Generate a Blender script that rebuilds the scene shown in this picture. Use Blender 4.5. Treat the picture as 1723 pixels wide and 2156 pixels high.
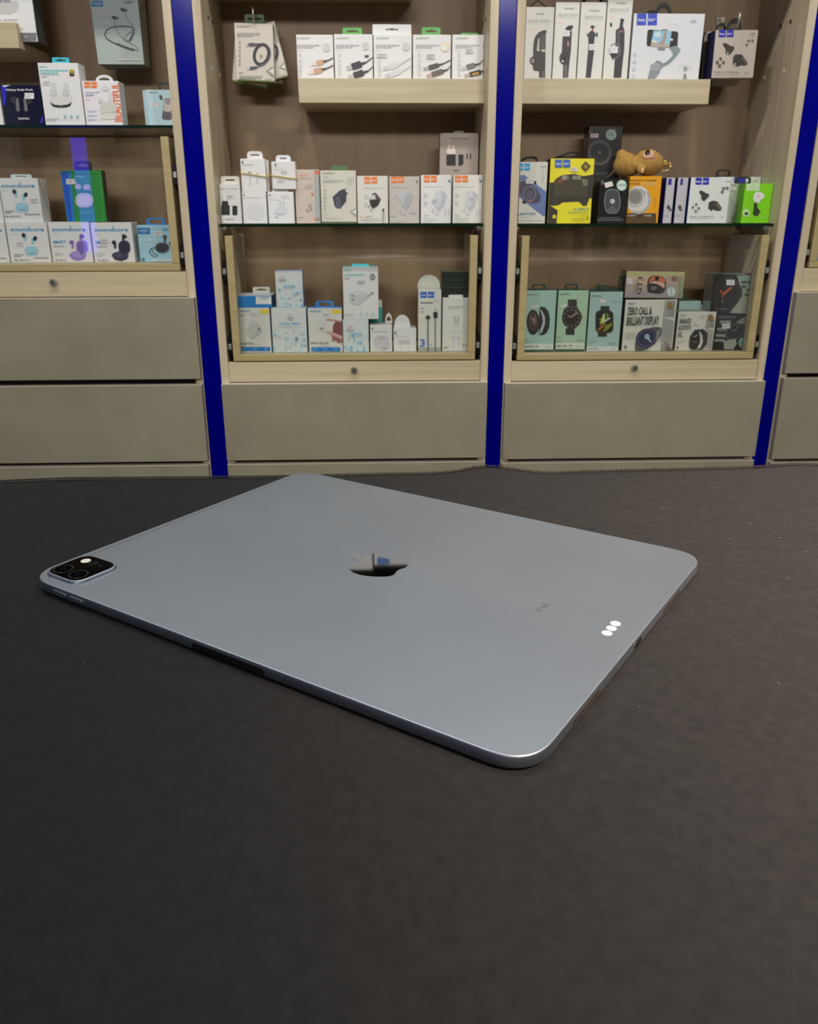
import bpy, bmesh, math, random
from mathutils import Vector, Matrix
random.seed(7)
for o in list(bpy.data.objects): bpy.data.objects.remove(o)
S = bpy.context.scene
C = S.collection
PI = math.pi

# ---------------------------------------------------------------- camera
MAT_Z = 0.93                      # top of the desk mat above the floor
TAB_T = 0.0064                    # tablet thickness
F_PX, W_PX, H_PX = 1747.83852, 1723.0, 2156.0
PITCH, YAW, ROLL = .350328715, -.0371910529, -.00128668595
CAM = Vector((0, 0, MAT_Z + TAB_T + .174494201))
def _axes():
    f = Vector((0, math.cos(PITCH), -math.sin(PITCH))); r = Vector((1, 0, 0)); u = r.cross(f)
    R = Matrix.Rotation(YAW, 3, 'Z'); f, r, u = R @ f, R @ r, R @ u
    c, s = math.cos(ROLL), math.sin(ROLL)
    return c*r + s*u, -s*r + c*u, f
RX, UX, FX = _axes()
cam_d = bpy.data.cameras.new('camera'); cam = bpy.data.objects.new('camera', cam_d); C.objects.link(cam)
M = Matrix((RX, UX, -FX)).transposed().to_4x4(); M.translation = CAM; cam.matrix_world = M
cam_d.sensor_fit = 'AUTO'; cam_d.sensor_width = 36; cam_d.lens = F_PX*36/H_PX
cam_d.clip_start = .02; cam_d.clip_end = 50
cam_d.dof.use_dof = True; cam_d.dof.focus_distance = .44; cam_d.dof.aperture_fstop = 38
S.camera = cam
vs = S.view_settings
vs.view_transform = 'Standard'; vs.look = 'None'; vs.exposure = 0.0; vs.gamma = 1; vs.use_curve_mapping = False

# ---------------------------------------------------------------- light
w = bpy.data.worlds.new('shop_ambient'); S.world = w; w.use_nodes = True
w.node_tree.nodes['Background'].inputs[0].default_value = (.86, .93, 1, 1)
w.node_tree.nodes['Background'].inputs[1].default_value = .20
CEIL = 2.75
WARM = (1, .975, .925)
DOWNLIGHTS = [(-1.35, 1.02, 9, WARM), (-.45, 1.02, 11, WARM), (.40, 1.02, 11, WARM), (1.95, 1.02, 11, WARM),
              ]
LAMP_LABELS = ['leftmost round downlight of the row in front of the cabinets', 'round downlight above the charger cabinet', 'round downlight above the smartwatch cabinet', 'rightmost round downlight of the row in front of the cabinets',
               'warm spotlight over the right end of the counter', 'leftmost added fill spotlight aimed at the cabinets', 'second added fill spotlight from the left', 'middle added fill spotlight aimed at the cabinets', 'second added fill spotlight from the right', 'rightmost added fill spotlight aimed at the cabinets']
def lamp(name, loc, power, col, size):
    l = bpy.data.lights.new(name, 'AREA'); l.shape = 'DISK'; l.size = size; l.energy = power; l.color = col
    o = bpy.data.objects.new(name, l); C.objects.link(o); o.location = loc; return o
for x, y, pw, c in DOWNLIGHTS: lamp('downlight_bulb', (x, y, CEIL - .022), pw, c, .13)
SPOTS = [((1.0, -.5, CEIL-.03), (.64, .30, MAT_Z), 1450, (1, .75, .60), .72)] + [((x, -2.7, CEIL-.06), (x*.9+.03, 1.88, 1.09), 142, WARM, .54) for x in (-1.05, -.4, .25, .9, 1.55)]  # warm counter spot, then a row of fill spots added to brighten the cabinets
for p, q, pw, c, ang in SPOTS:
    l = bpy.data.lights.new('warm_or_fill_spot', 'SPOT'); l.energy = pw; l.color = c; l.spot_size = ang; l.spot_blend = 1 if pw > 800 else .7; l.shadow_soft_size = .06 if pw > 800 else .25
    o = bpy.data.objects.new('warm_or_fill_spot', l); C.objects.link(o); o.location = p; o.rotation_euler = (Vector(q) - Vector(p)).to_track_quat('-Z', 'Y').to_euler()

# ---------------------------------------------------------------- helpers
def lin(c): return tuple((v/255/12.92 if v/255 <= .04045 else ((v/255 + .055)/1.055)**2.4) for v in c[:3])
def ray(px, py): return FX + (px - W_PX/2)/F_PX*RX - (py - H_PX/2)/F_PX*UX
def U(px, py, Y):                 # photo pixel -> point on the vertical plane at distance Y
    d = ray(px, py); return CAM + d*(Y/d.y)
def G(px, py, z):                 # photo pixel -> point on a horizontal plane
    d = ray(px, py); return CAM + d*((z - CAM.z)/d.z)

_m = {}
def mat(col, rough=.5, metal=0, coat=0, name=None, spec=.5):
    k = (tuple(col), rough, metal, coat, spec)
    if k in _m: return _m[k]
    m = bpy.data.materials.new(name or 'paint_%d_%d_%d' % tuple(int(v) for v in col[:3])); m.use_nodes = True
    nt = m.node_tree; b = nt.nodes['Principled BSDF']
    n = nt.nodes.new('ShaderNodeTexNoise'); n.inputs['Scale'].default_value = 90; n.inputs['Detail'].default_value = 2
    tc = nt.nodes.new('ShaderNodeTexCoord'); nt.links.new(tc.outputs['Object'], n.inputs['Vector'])
    r = nt.nodes.new('ShaderNodeMapRange'); r.inputs['To Min'].default_value = rough*.9; r.inputs['To Max'].default_value = min(1, rough*1.1)
    nt.links.new(n.outputs['Fac'], r.inputs['Value']); nt.links.new(r.outputs['Result'], b.inputs['Roughness'])
    b.inputs['Base Color'].default_value = (*lin(col), 1); b.inputs['Metallic'].default_value = metal
    b.inputs['Coat Weight'].default_value = coat; b.inputs['Specular IOR Level'].default_value = spec
    _m[k] = m; return m
def noise_mat(name, c1, c2, scale, rough=.5, bump=0, bscale=200, coat=0, detail=6, lo=.35, hi=.65, spec=.5, bdist=.001):
    m = bpy.data.materials.new(name); m.use_nodes = True; nt = m.node_tree; b = nt.nodes['Principled BSDF']
    tc = nt.nodes.new('ShaderNodeTexCoord'); mp = nt.nodes.new('ShaderNodeMapping'); mp.inputs['Scale'].default_value = scale
    nt.links.new(tc.outputs['Object'], mp.inputs['Vector'])
    n = nt.nodes.new('ShaderNodeTexNoise'); n.inputs['Scale'].default_value = 1; n.inputs['Detail'].default_value = detail
    nt.links.new(mp.outputs['Vector'], n.inputs['Vector'])
    r = nt.nodes.new('ShaderNodeValToRGB'); e = r.color_ramp.elements
    e[0].position, e[1].position = lo, hi; e[0].color = (*lin(c1), 1); e[1].color = (*lin(c2), 1)
    nt.links.new(n.outputs['Fac'], r.inputs['Fac']); nt.links.new(r.outputs['Color'], b.inputs['Base Color'])
    b.inputs['Roughness'].default_value = rough; b.inputs['Coat Weight'].default_value = coat; b.inputs['Specular IOR Level'].default_value = spec
    if bump:
        n2 = nt.nodes.new('ShaderNodeTexNoise'); n2.inputs['Scale'].default_value = bscale; n2.inputs['Detail'].default_value = 3
        nt.links.new(tc.outputs['Object'], n2.inputs['Vector'])
        bp = nt.nodes.new('ShaderNodeBump'); bp.inputs['Strength'].default_value = bump; bp.inputs['Distance'].default_value = bdist
        nt.links.new(n2.outputs['Fac'], bp.inputs['Height']); nt.links.new(bp.outputs['Normal'], b.inputs['Normal'])
    return m
def glass_mat(name, tint, refl=1.0):
    m = bpy.data.materials.new(name); m.use_nodes = True; nt = m.node_tree; nt.nodes.remove(nt.nodes['Principled BSDF'])
    out = nt.nodes['Material Output']; t = nt.nodes.new('ShaderNodeBsdfTransparent'); g = nt.nodes.new('ShaderNodeBsdfGlossy')
    g.inputs['Roughness'].default_value = .02; t.inputs['Color'].default_value = (*tint, 1)
    f = nt.nodes.new('ShaderNodeLayerWeight'); f.inputs['Blend'].default_value = .5; mx = nt.nodes.new('ShaderNodeMixShader')
    pw = nt.nodes.new('ShaderNodeMath'); pw.operation = 'POWER'; pw.inputs[1].default_value = 5; nt.links.new(f.outputs['Facing'], pw.inputs[0])
    ma = nt.nodes.new('ShaderNodeMath'); ma.operation = 'MULTIPLY_ADD'; ma.inputs[1].default_value = .96; ma.inputs[2].default_value = .04; nt.links.new(pw.outputs[0], ma.inputs[0])
    nt.links.new(ma.outputs[0], mx.inputs[0]); nt.links.new(t.outputs[0], mx.inputs[1]); nt.links.new(g.outputs[0], mx.inputs[2])
    nt.links.new(mx.outputs[0], out.inputs['Surface']); return m
def emit_mat(name, col, s):
    m = bpy.data.materials.new(name); m.use_nodes = True; b = m.node_tree.nodes['Principled BSDF']
    b.inputs['Base Color'].default_value = (*col, 1); b.inputs['Emission Color'].default_value = (*col, 1); b.inputs['Emission Strength'].default_value = s; return m
INK = bpy.data.materials.new('printed_ink'); INK.use_nodes = True
_b = INK.node_tree.nodes['Principled BSDF']; _a = INK.node_tree.nodes.new('ShaderNodeVertexColor'); _a.layer_name = 'ink'
INK.node_tree.links.new(_a.outputs['Color'], _b.inputs['Base Color']); _b.inputs['Roughness'].default_value = .46

WOODV = noise_mat('pale_oak_vertical', (190, 174, 144), (210, 195, 166), (55, 55, 2.2), .45)
WOODH = noise_mat('pale_oak_horizontal', (190, 174, 140), (208, 193, 160), (2.2, 55, 55), .45)
WOODB = noise_mat('oak_back_panel', (142, 115, 84), (154, 127, 95), (24, 24, 1.2), .5)
FRAME = noise_mat('champagne_frame', (172, 154, 106), (182, 164, 118), (3, 60, 60), .42)
TAUPE = noise_mat('taupe_laminate', (142, 136, 114), (155, 149, 127), (9, 9, 9), .42, lo=.3, hi=.7)
EDGE = mat((206, 196, 176), .4, name='pale_edge_band')
BLUE = mat((0, 0, 132), .15, name='blue_acrylic', spec=.12)
GLASS = glass_mat('clear_glass', (.93, .96, .94)); PANE = glass_mat('clear_pane', (.985, .99, .985)); GEDGE = mat((8, 34, 20), .15, name='green_glass_edge')
BLACK = mat((18, 18, 19), .4); DARKM = mat((30, 30, 32), .35, .6); CHROME = mat((190, 188, 180), .3, .7, name='chrome')
DARKBROWN = noise_mat('dark_brown_fascia', (26, 20, 14), (34, 27, 20), (40, 40, 3), .5)

def link(name, me, parent=None, loc=None):
    o = bpy.data.objects.new(name, me); C.objects.link(o)
    if parent: o.parent = parent
    if loc is not None: o.location = loc
    return o
def tag(o, label, cat, group=None, kind=None):
    if label: o['label'] = label
    if cat: o['category'] = cat
    if group: o['group'] = group
    if kind: o['kind'] = kind
    return o
def thing(name, label, cat, loc, group=None, rz=0):
    o = link(name, None, None, loc); o.empty_display_size = .02; o.rotation_euler = (0, 0, rz); return tag(o, label, cat, group)
def mesh(name, bm, mats, parent=None, off=(0, 0, 0), smooth=False):
    me = bpy.data.meshes.new(name)
    if off != (0, 0, 0): bmesh.ops.translate(bm, verts=bm.verts, vec=-Vector(off))
    bmesh.ops.recalc_face_normals(bm, faces=bm.faces)
    bm.to_mesh(me); bm.free()
    for m in (mats if isinstance(mats, (list, tuple)) else [mats]): me.materials.append(m)
    if smooth:
        for p in me.polygons: p.use_smooth = True
    return link(name, me, parent)
def addbox(bm, x0, x1, y0, y1, z0, z1, bev=0, mi=0):
    r = bmesh.ops.create_cube(bm, size=1)['verts']
    for v in r: v.co = Vector(((x0+x1)/2 + v.co.x*(x1-x0), (y0+y1)/2 + v.co.y*(y1-y0), (z0+z1)/2 + v.co.z*(z1-z0)))
    fs = {f for v in r for f in v.link_faces}
    for f in fs: f.material_index = mi
    if bev: bmesh.ops.bevel(bm, geom=list({e for v in r for e in v.link_edges}), offset=bev, segments=2, profile=.5, affect='EDGES')
    return bm
def boxm(name, x0, x1, y0, y1, z0, z1, m, parent=None, off=(0, 0, 0), bev=.0008):
    return mesh(name, addbox(bmesh.new(), x0, x1, y0, y1, z0, z1, bev), m, parent, off)
def cyl(name, p0, p1, r, m, parent=None, off=(0, 0, 0), seg=20, r2=None):
    bm = bmesh.new(); p0, p1 = Vector(p0), Vector(p1); d = p1 - p0
    bmesh.ops.create_cone(bm, cap_ends=True, segments=seg, radius1=r, radius2=r if r2 is None else r2, depth=d.length,
                          matrix=Matrix.Translation((p0+p1)/2) @ d.to_track_quat('Z', 'Y').to_matrix().to_4x4())
    return mesh(name, bm, m, parent, off)
def tube(name, pts, r, m, parent=None, off=(0, 0, 0), seg=8, cyclic=False):
    bm = bmesh.new(); add_tube(bm, pts, r, seg, cyclic); return mesh(name, bm, m, parent, off, True)
def add_tube(bm, pts, r, seg=8, cyclic=False, mi=0):
    pts = [Vector(p) for p in pts]; n = len(pts); rings = []
    for i, p in enumerate(pts):
        a = pts[(i-1) % n] if (cyclic or i > 0) else p; b = pts[(i+1) % n] if (cyclic or i < n-1) else p
        q = (b - a).to_track_quat('Z', 'Y')
        rings.append([bm.verts.new(p + q @ Vector((r*math.cos(2*PI*k/seg), r*math.sin(2*PI*k/seg), 0))) for k in range(seg)])
    for i in range(n if cyclic else n-1):
        A, B = rings[i], rings[(i+1) % n]
        for k in range(seg): bm.faces.new((A[k], A[(k+1) % seg], B[(k+1) % seg], B[k])).material_index = mi
    if not cyclic: bm.faces.new(rings[0][::-1]); bm.faces.new(rings[-1])
def plate(name, outer, holes, y0, y1, m, parent=None, off=(0, 0, 0)):
    """flat plate in the XZ plane with holes, from y0 to y1"""
    bm = bmesh.new(); ed = []
    for loop in [outer] + list(holes):
        vs_ = [bm.verts.new((x, y0, z)) for x, z in loop]
        ed += [bm.edges.new((vs_[i], vs_[(i+1) % len(vs_)])) for i in range(len(vs_))]
    bmesh.ops.triangle_fill(bm, edges=ed, use_beauty=True, use_dissolve=False)
    r = bmesh.ops.extrude_face_region(bm, geom=list(bm.faces))
    bmesh.ops.translate(bm, verts=[g for g in r['geom'] if isinstance(g, bmesh.types.BMVert)], vec=(0, y1-y0, 0))
    return mesh(name, bm, m, parent, off)
def rrect(x0, x1, z0, z1, r, seg=5, top_only=False):
    pts = []
    r = min(r, (x1-x0)/2*.98, (z1-z0)/2*.98 if not top_only else (z1-z0)*.98)
    for cx, cz, a0, on in ((x1-r, z0+r, -90, not top_only), (x1-r, z1-r, 0, True), (x0+r, z1-r, 90, True), (x0+r, z0+r, 180, not top_only)):
        if on: pts += [(cx + r*math.cos(math.radians(a0+90*k/seg)), cz + r*math.sin(math.radians(a0+90*k/seg))) for k in range(seg+1)]
        else: pts.append((x1 if cx > (x0+x1)/2 else x0, z0))
    return pts
_tx = {}
def glyphs(s, bold):
    if (s, bold) in _tx: return _tx[(s, bold)]
    cu = bpy.data.curves.new('t', 'FONT'); cu.body = s; cu.resolution_u = 2; cu.offset = .022 if bold else 0
    o = bpy.data.objects.new('t', cu); C.objects.link(o)
    me = bpy.data.meshes.new_from_object(o.evaluated_get(bpy.context.evaluated_depsgraph_get()))
    vs_ = [(v.co.x, v.co.y) for v in me.vertices]; ps = [tuple(p.vertices) for p in me.polygons]
    bpy.data.objects.remove(o); bpy.data.curves.remove(cu); bpy.data.meshes.remove(me)
    x0, x1 = min(v[0] for v in vs_), max(v[0] for v in vs_); y0, y1 = min(v[1] for v in vs_), max(v[1] for v in vs_)
    _tx[(s, bold)] = ([((a-x0)/(x1-x0), (b-y0)/(y1-y0)) for a, b in vs_], ps); return _tx[(s, bold)]

CROPS = dict(px=(0, 0, 1), cA=(0, 0, .26117), cB=(0, 250, .26117), cC=(440, 0, .37144), cD=(440, 260, .37144), cE=(440, 480, .37144), cF=(1060, 0, .38479),
             cG=(1060, 240, .38479), cH=(1060, 480, .38479), dA=(600, 40, .26117), dB=(1090, 0, .1509), dC=(1080, 250, .18572), dD=(1370, 330, .20487),
             dE=(1090, 560, .13929), dF=(1290, 550, .20313), dG=(480, 540, .18572), dH=(710, 540, .18572), eA=(0, 120, .17411), eB=(470, 10, .09867),
             eC=(440, 290, .1509), fA=(0, 0, .07545), fC=(1450, 0, .09867), fD=(1320, 0, .10447), fE=(640, 340, .11608), fF=(810, 260, .13349))
GAIN = 1.12
def ink(c): return tuple(min(.9, v*GAIN) for v in lin(c))

XLIM = [-9, 9]                  # inner faces the cartons must stay between
class Box:
    """a carton: extruded front outline with flat print on its front face"""
    def __init__(s, name, label, Y, depth, q, col, z0=None, side=None, top=None, bottom=None, crop='px', group=None, cat='box', rough=.4, coat=0, trim=.0004, bev=.0006, r=0):
        s.Y, s.d, s.crop_, s.layers, s.k = Y, depth, crop, {}, 0
        if len(q) == 4 and not isinstance(q[0], tuple):
            xl, xr, ym, yt = q
            x0, x1 = U(xl, ym, Y).x + trim, U(xr, ym, Y).x - trim; z1 = U((xl+xr)/2, yt, Y).z
            if z0 is None: z0 = U((xl+xr)/2, ym, Y).z
            out = rrect(x0, x1, z0, z1, r) if r else [(x0, z0), (x1, z0), (x1, z1), (x0, z1)]
        else:
            out = [(U(a, b, Y).x, U(a, b, Y).z) for a, b in q]
        out = [(min(max(x, XLIM[0]), XLIM[1]), z) for x, z in out]
        s.x0, s.x1 = min(p[0] for p in out), max(p[0] for p in out); s.z0, s.z1 = min(p[1] for p in out), max(p[1] for p in out)
        s.o = thing(name, label, cat, ((s.x0+s.x1)/2, Y + depth/2, s.z0), group); s.off = tuple(s.o.location)
        bm = bmesh.new(); f = bm.faces.new([bm.verts.new((x, Y, z)) for x, z in out])
        g = bmesh.ops.extrude_face_region(bm, geom=[f])
        bmesh.ops.translate(bm, verts=[v for v in g['geom'] if isinstance(v, bmesh.types.BMVert)], vec=(0, depth, 0))
        bmesh.ops.recalc_face_normals(bm, faces=bm.faces)
        if bev: bmesh.ops.bevel(bm, geom=list(bm.edges), offset=bev, segments=1, affect='EDGES')
        cols = [col, side or col, top or side or col, bottom or side or col]
        for f in bm.faces:
            n = f.normal
            f.material_index = 0 if abs(n.y) > .6 else (2 if n.z > .6 else 3 if n.z < -.6 else 1)
        mats = [m if isinstance(m, bpy.types.Material) else mat(tuple(min(255, v*1.04) for v in m), rough, coat=coat) for m in cols]
        s.body = mesh('carton', bm, mats, s.o, s.off)
    def c(s, name): s.crop_ = name; return s
    def P(s, p, Y=None):
        ox, oy, k = CROPS[s.crop_]; q = U(ox + p[0]*k, oy + p[1]*k, Y or s.Y); return q.x, q.z
    def _add(s, part, verts, faces, col):
        L = s.layers.setdefault(part, []); s.k += 1
        y = s.Y - .00025 - .00006*s.k; e = .0003
        L.append(([(min(max(x, s.x0+e), s.x1-e), y, min(max(z, s.z0+e), s.z1-e)) for x, z in verts], faces, ink(col)))
    def poly(s, pts, col, part='printed_picture'): s._add(part, [s.P(p) for p in pts], [tuple(range(len(pts)))], col); return s
    def rect(s, x0, y0, x1, y1, col, part='printed_picture', sk=0):   # sk: sideways lean in crop units from bottom to top
        return s.poly([(x0, y1), (x1, y1), (x1+sk, y0), (x0+sk, y0)], col, part)
    def ell(s, cx, cy, rx, ry, col, part='printed_picture', rot=0, n=22, a0=0, a1=360):
        c_, s_ = math.cos(math.radians(rot)), math.sin(math.radians(rot)); pts = []
        m_ = n if a1-a0 == 360 else n+1
        for k in range(m_):
            a = math.radians(a0 + (a1-a0)*k/n); x, y = rx*math.cos(a), -ry*math.sin(a); pts.append((cx + x*c_ - y*s_, cy + x*s_ + y*c_))
        return s.poly(pts, col, part)
    def rr(s, x0, y0, x1, y1, r, col, part='printed_picture', rot=0):
        cx, cy = (x0+x1)/2, (y0+y1)/2; c_, s_ = math.cos(math.radians(rot)), math.sin(math.radians(rot))
        return s.poly([(cx + (x-cx)*c_ - (y-cy)*s_, cy + (x-cx)*s_ + (y-cy)*c_) for x, y in rrect(x0, x1, y0, y1, r)], col, part)
    def line(s, pts, wd, col, part='printed_picture', closed=False):
        n = len(pts); V, Fc = [], []
        for i, p in enumerate(pts):
            a = pts[(i-1) % n] if (closed or i > 0) else p; b = pts[(i+1) % n] if (closed or i < n-1) else p
            dx, dy = b[0]-a[0], b[1]-a[1]; l = math.hypot(dx, dy) or 1; nx, ny = -dy/l*wd/2, dx/l*wd/2
            V += [s.P((p[0]+nx, p[1]+ny)), s.P((p[0]-nx, p[1]-ny))]
        for i in range(n if closed else n-1): j = (i+1) % n; Fc.append((2*i, 2*i+1, 2*j+1, 2*j))
        s._add(part, V, Fc, col); return s
    def ring(s, cx, cy, rx, ry, wd, col, part='printed_picture', rot=0, n=26, a0=0, a1=360):
        c_, s_ = math.cos(math.radians(rot)), math.sin(math.radians(rot)); pts = []
        full = a1-a0 == 360
        for k in range(n if full else n+1):
            a = math.radians(a0 + (a1-a0)*k/n); x, y = rx*math.cos(a), -ry*math.sin(a); pts.append((cx + x*c_ - y*s_, cy + x*s_ + y*c_))
        return s.line(pts, wd, col, part, full)
    def text(s, t, L, R, T, col, bold=True, part='lettering'):      # baseline-left, baseline-right, top-left
        gv, gp = glyphs(t, bold); s.nt = getattr(s, 'nt', 0) + 1
        s._add(part + '#%d' % s.nt, [s.P((L[0] + u*(R[0]-L[0]) + v*(T[0]-L[0]), L[1] + u*(R[1]-L[1]) + v*(T[1]-L[1]))) for u, v in gv], gp, col); return s
    def t(s, t_, x0, y1, x1, y0, col, bold=True, sk=0): return s.text(t_, (x0, y1), (x1, y1), (x0+sk, y0), col, bold)
    def fine(s, x0, y0, x1, y1, col, rows=2, part='fine_print', fill=.5):   # rows of illegible small print
        h = (y1-y0)/rows; V, Fc = [], []
        for i in range(rows):
            x = x0; ya = y0 + i*h + h*(1-fill)/2; yb = ya + h*fill; end = x1 if i < rows-1 or rows == 1 else x0 + (x1-x0)*.7
            while x < end:
                wd = random.uniform(.10, .22)*(x1-x0); e = min(end, x+wd); b = len(V)
                V += [s.P((x, yb)), s.P((e, yb)), s.P((e, ya)), s.P((x, ya))]; Fc.append((b, b+1, b+2, b+3)); x = e + .025*(x1-x0)
        s._add(part, V, Fc, col); return s
    def sticker(s, x0, y0, x1, y1, col=(222, 218, 216), dark=(120, 112, 118)):
        s.rect(x0, y0, x1, y1, col, 'price_sticker'); w_, h_ = x1-x0, y1-y0
        s.fine(x0+.12*w_, y0+.15*h_, x1-.12*w_, y1-.15*h_, dark, 2, 'price_sticker', .35); return s
    def hoco(s, x0, y0, x1, y1, col, sk=0, t1='hoco.', light=(225, 225, 230)):
        m_ = (x0+x1)/2; w_, h_ = x1-x0, y1-y0
        s.rect(x0, y0, m_-.035*w_, y1, col, sk=sk); s.rect(m_+.035*w_, y0, x1, y1, col, sk=sk)
        s.t(t1, x0+.07*w_, y0+.68*h_, m_-.07*w_, y0+.38*h_, light); s.fine(m_+.07*w_, y0+.42*h_, x1-.05*w_, y0+.68*h_, light, 2, 'lettering'); return s
    def tab(s, x0, y0, x1, col, kind='euro', dy=.5, r=.35, y1=None, hole=1.0, part='hang_tab', th=.0009):
        Y = s.Y + s.d*dy; a, b = s.P((x0, y0), Y), s.P((x1, y0), Y); xa, xb, zt = a[0], b[0], a[1]; zb = s.z1 if y1 is None else s.P((x0, y1), Y)[1]
        w_, h_ = xb-xa, zt-zb; cx = (xa+xb)/2
        if kind in ('arch', 'arch2'):
            outer = [(xb, zb)] + [(cx + w_/2*math.cos(PI*k/14), zb + h_*(.15 + .85*math.sin(PI*k/14))) for k in range(15)] + [(xa, zb)]
        else: outer = rrect(xa, xb, zb, zt, min(w_, h_)*r, 4, True)
        def sc(k, oz=0): return [(cx + (x-cx)*k, zb + h_*.5 + oz + (z-(zb+h_*.5))*k) for x, z in outer]
        holes = []
        if kind == 'euro':
            hw, hh = w_*.30*hole, h_*.11*hole; zc = zb + h_*.52
            holes = [[(cx-hw, zc-hh), (cx+hw, zc-hh), (cx+hw, zc+hh), (cx+hw*.35, zc+hh), (cx+hw*.25, zc+2.1*hh), (cx-hw*.25, zc+2.1*hh), (cx-hw*.35, zc+hh), (cx-hw, zc+hh)]]
        elif kind == 'slot': holes = [rrect(cx-w_*.28*hole, cx+w_*.28*hole, zb+h_*.42, zb+h_*.62, h_*.09, 3)]
        elif kind == 'loop': holes = [rrect(xa+w_*.14, xb-w_*.14, zb+h_*.16, zt-h_*.24, h_*.28, 4)]
        elif kind == 'arch': holes = [[(cx + w_*.33*math.cos(PI*k/8), zb + h_*(.2 + .42*math.sin(PI*k/8))) for k in range(9)]]
        plate(part, outer, holes, Y, Y+th, mat(col, .45), s.o, s.off); return s
    def cord(s, pts, r=.0016, col=(20, 20, 20), dy=.4, name='hand_strap', closed=False):
        Y = s.Y + s.d*dy; q = []
        for p in pts: a = s.P(p, Y); q.append((a[0], Y, a[1]))
        tube(name, q, r, mat(col, .6), s.o, s.off, 6, closed); return s
    def done(s):
        groups = []
        for part, L in s.layers.items():
            if part != 'printed_picture': groups.append((part, L)); continue
            bb = [(min(v[0] for v in q[0])-.003, max(v[0] for v in q[0])+.003, min(v[2] for v in q[0])-.003, max(v[2] for v in q[0])+.003) for q in L]; idx = list(range(len(L)))
            def root(i):
                while idx[i] != i: i = idx[i]
                return i
            for i in range(len(L)):                     # pictures that stand apart become prints of their own
                for j in range(i):
                    if bb[i][0] < bb[j][1] and bb[j][0] < bb[i][1] and bb[i][2] < bb[j][3] and bb[j][2] < bb[i][3]: idx[root(i)] = root(j)
            for k in sorted({root(i) for i in range(len(L))}): groups.append((part, [L[i] for i in range(len(L)) if root(i) == k]))
        for part, L in groups:
            V, Fc, cols = [], [], []
            for vs_, fs, col in L:
                b = len(V); V += vs_; Fc += [tuple(b+i for i in f) for f in fs]; cols += [col]*len(fs)
            part = part.split('#')[0]; me = bpy.data.meshes.new(part); me.from_pydata([(x-s.off[0], y-s.off[1], z-s.off[2]) for x, y, z in V], [], Fc)
            ca = me.color_attributes.new('ink', 'FLOAT_COLOR', 'CORNER'); i = 0
            for p, col in zip(me.polygons, cols):
                for _ in p.vertices: ca.data[i].color = (*col, 1); i += 1
            me.update(); bm = bmesh.new(); bm.from_mesh(me)
            for f in bm.faces:
                f.normal_update()
                if f.normal.y > 0: f.normal_flip()
            bm.to_mesh(me); bm.free(); me.materials.append(INK); link(part, me, s.o)
        return s

# ---------------------------------------------------------------- room
D, BACK, LIP = 1.88, 2.12, 1.945
def struct(o): o['kind'] = 'structure'; return o
struct(boxm('floor', -3, 3.2, -4, 2.3, -.04, 0, noise_mat('grey_floor_tile', (96, 92, 86), (112, 108, 102), (6, 6, 6), .35)))
struct(boxm('wall_back', -3, 3.2, 2.15, 2.3, .001, CEIL-.001, noise_mat('plaster', (150, 142, 130), (160, 152, 140), (8, 8, 8), .8)))
struct(boxm('ceiling', -3, 3.2, -4, 2.3, CEIL, CEIL+.06, noise_mat('pale_ceiling', (186, 182, 174), (194, 190, 182), (8, 8, 8), .8)))
struct(boxm('wall_front', -3, 3.2, -4.1, -4.0005, .001, CEIL-.001, noise_mat('beige_plaster', (150, 138, 120), (160, 148, 130), (8, 8, 8), .8)))
LAMPGLOW = emit_mat('lamp_glow', (1, .95, .88), 6)
for i, (x, y, pw, c) in enumerate(DOWNLIGHTS + [(s_[0][0], s_[0][1], 0, 0) for s_ in SPOTS]):
    t_ = thing('ceiling_or_fill_lamp', LAMP_LABELS[i], 'ceiling light', (x, y, CEIL), 'downlights')  # the added fill spots get the same ceiling discs
    bm = bmesh.new(); add_tube(bm, [(x + .085*math.cos(2*PI*k/28), y + .085*math.sin(2*PI*k/28), CEIL - .008) for k in range(28)], .008, 8, True)
    mesh('trim_ring', bm, mat((225, 225, 220), .4), t_, (x, y, CEIL), True)
    cyl('diffuser', (x, y, CEIL-.012), (x, y, CEIL-.001), .078, LAMPGLOW, t_, (x, y, CEIL), 28)

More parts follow.
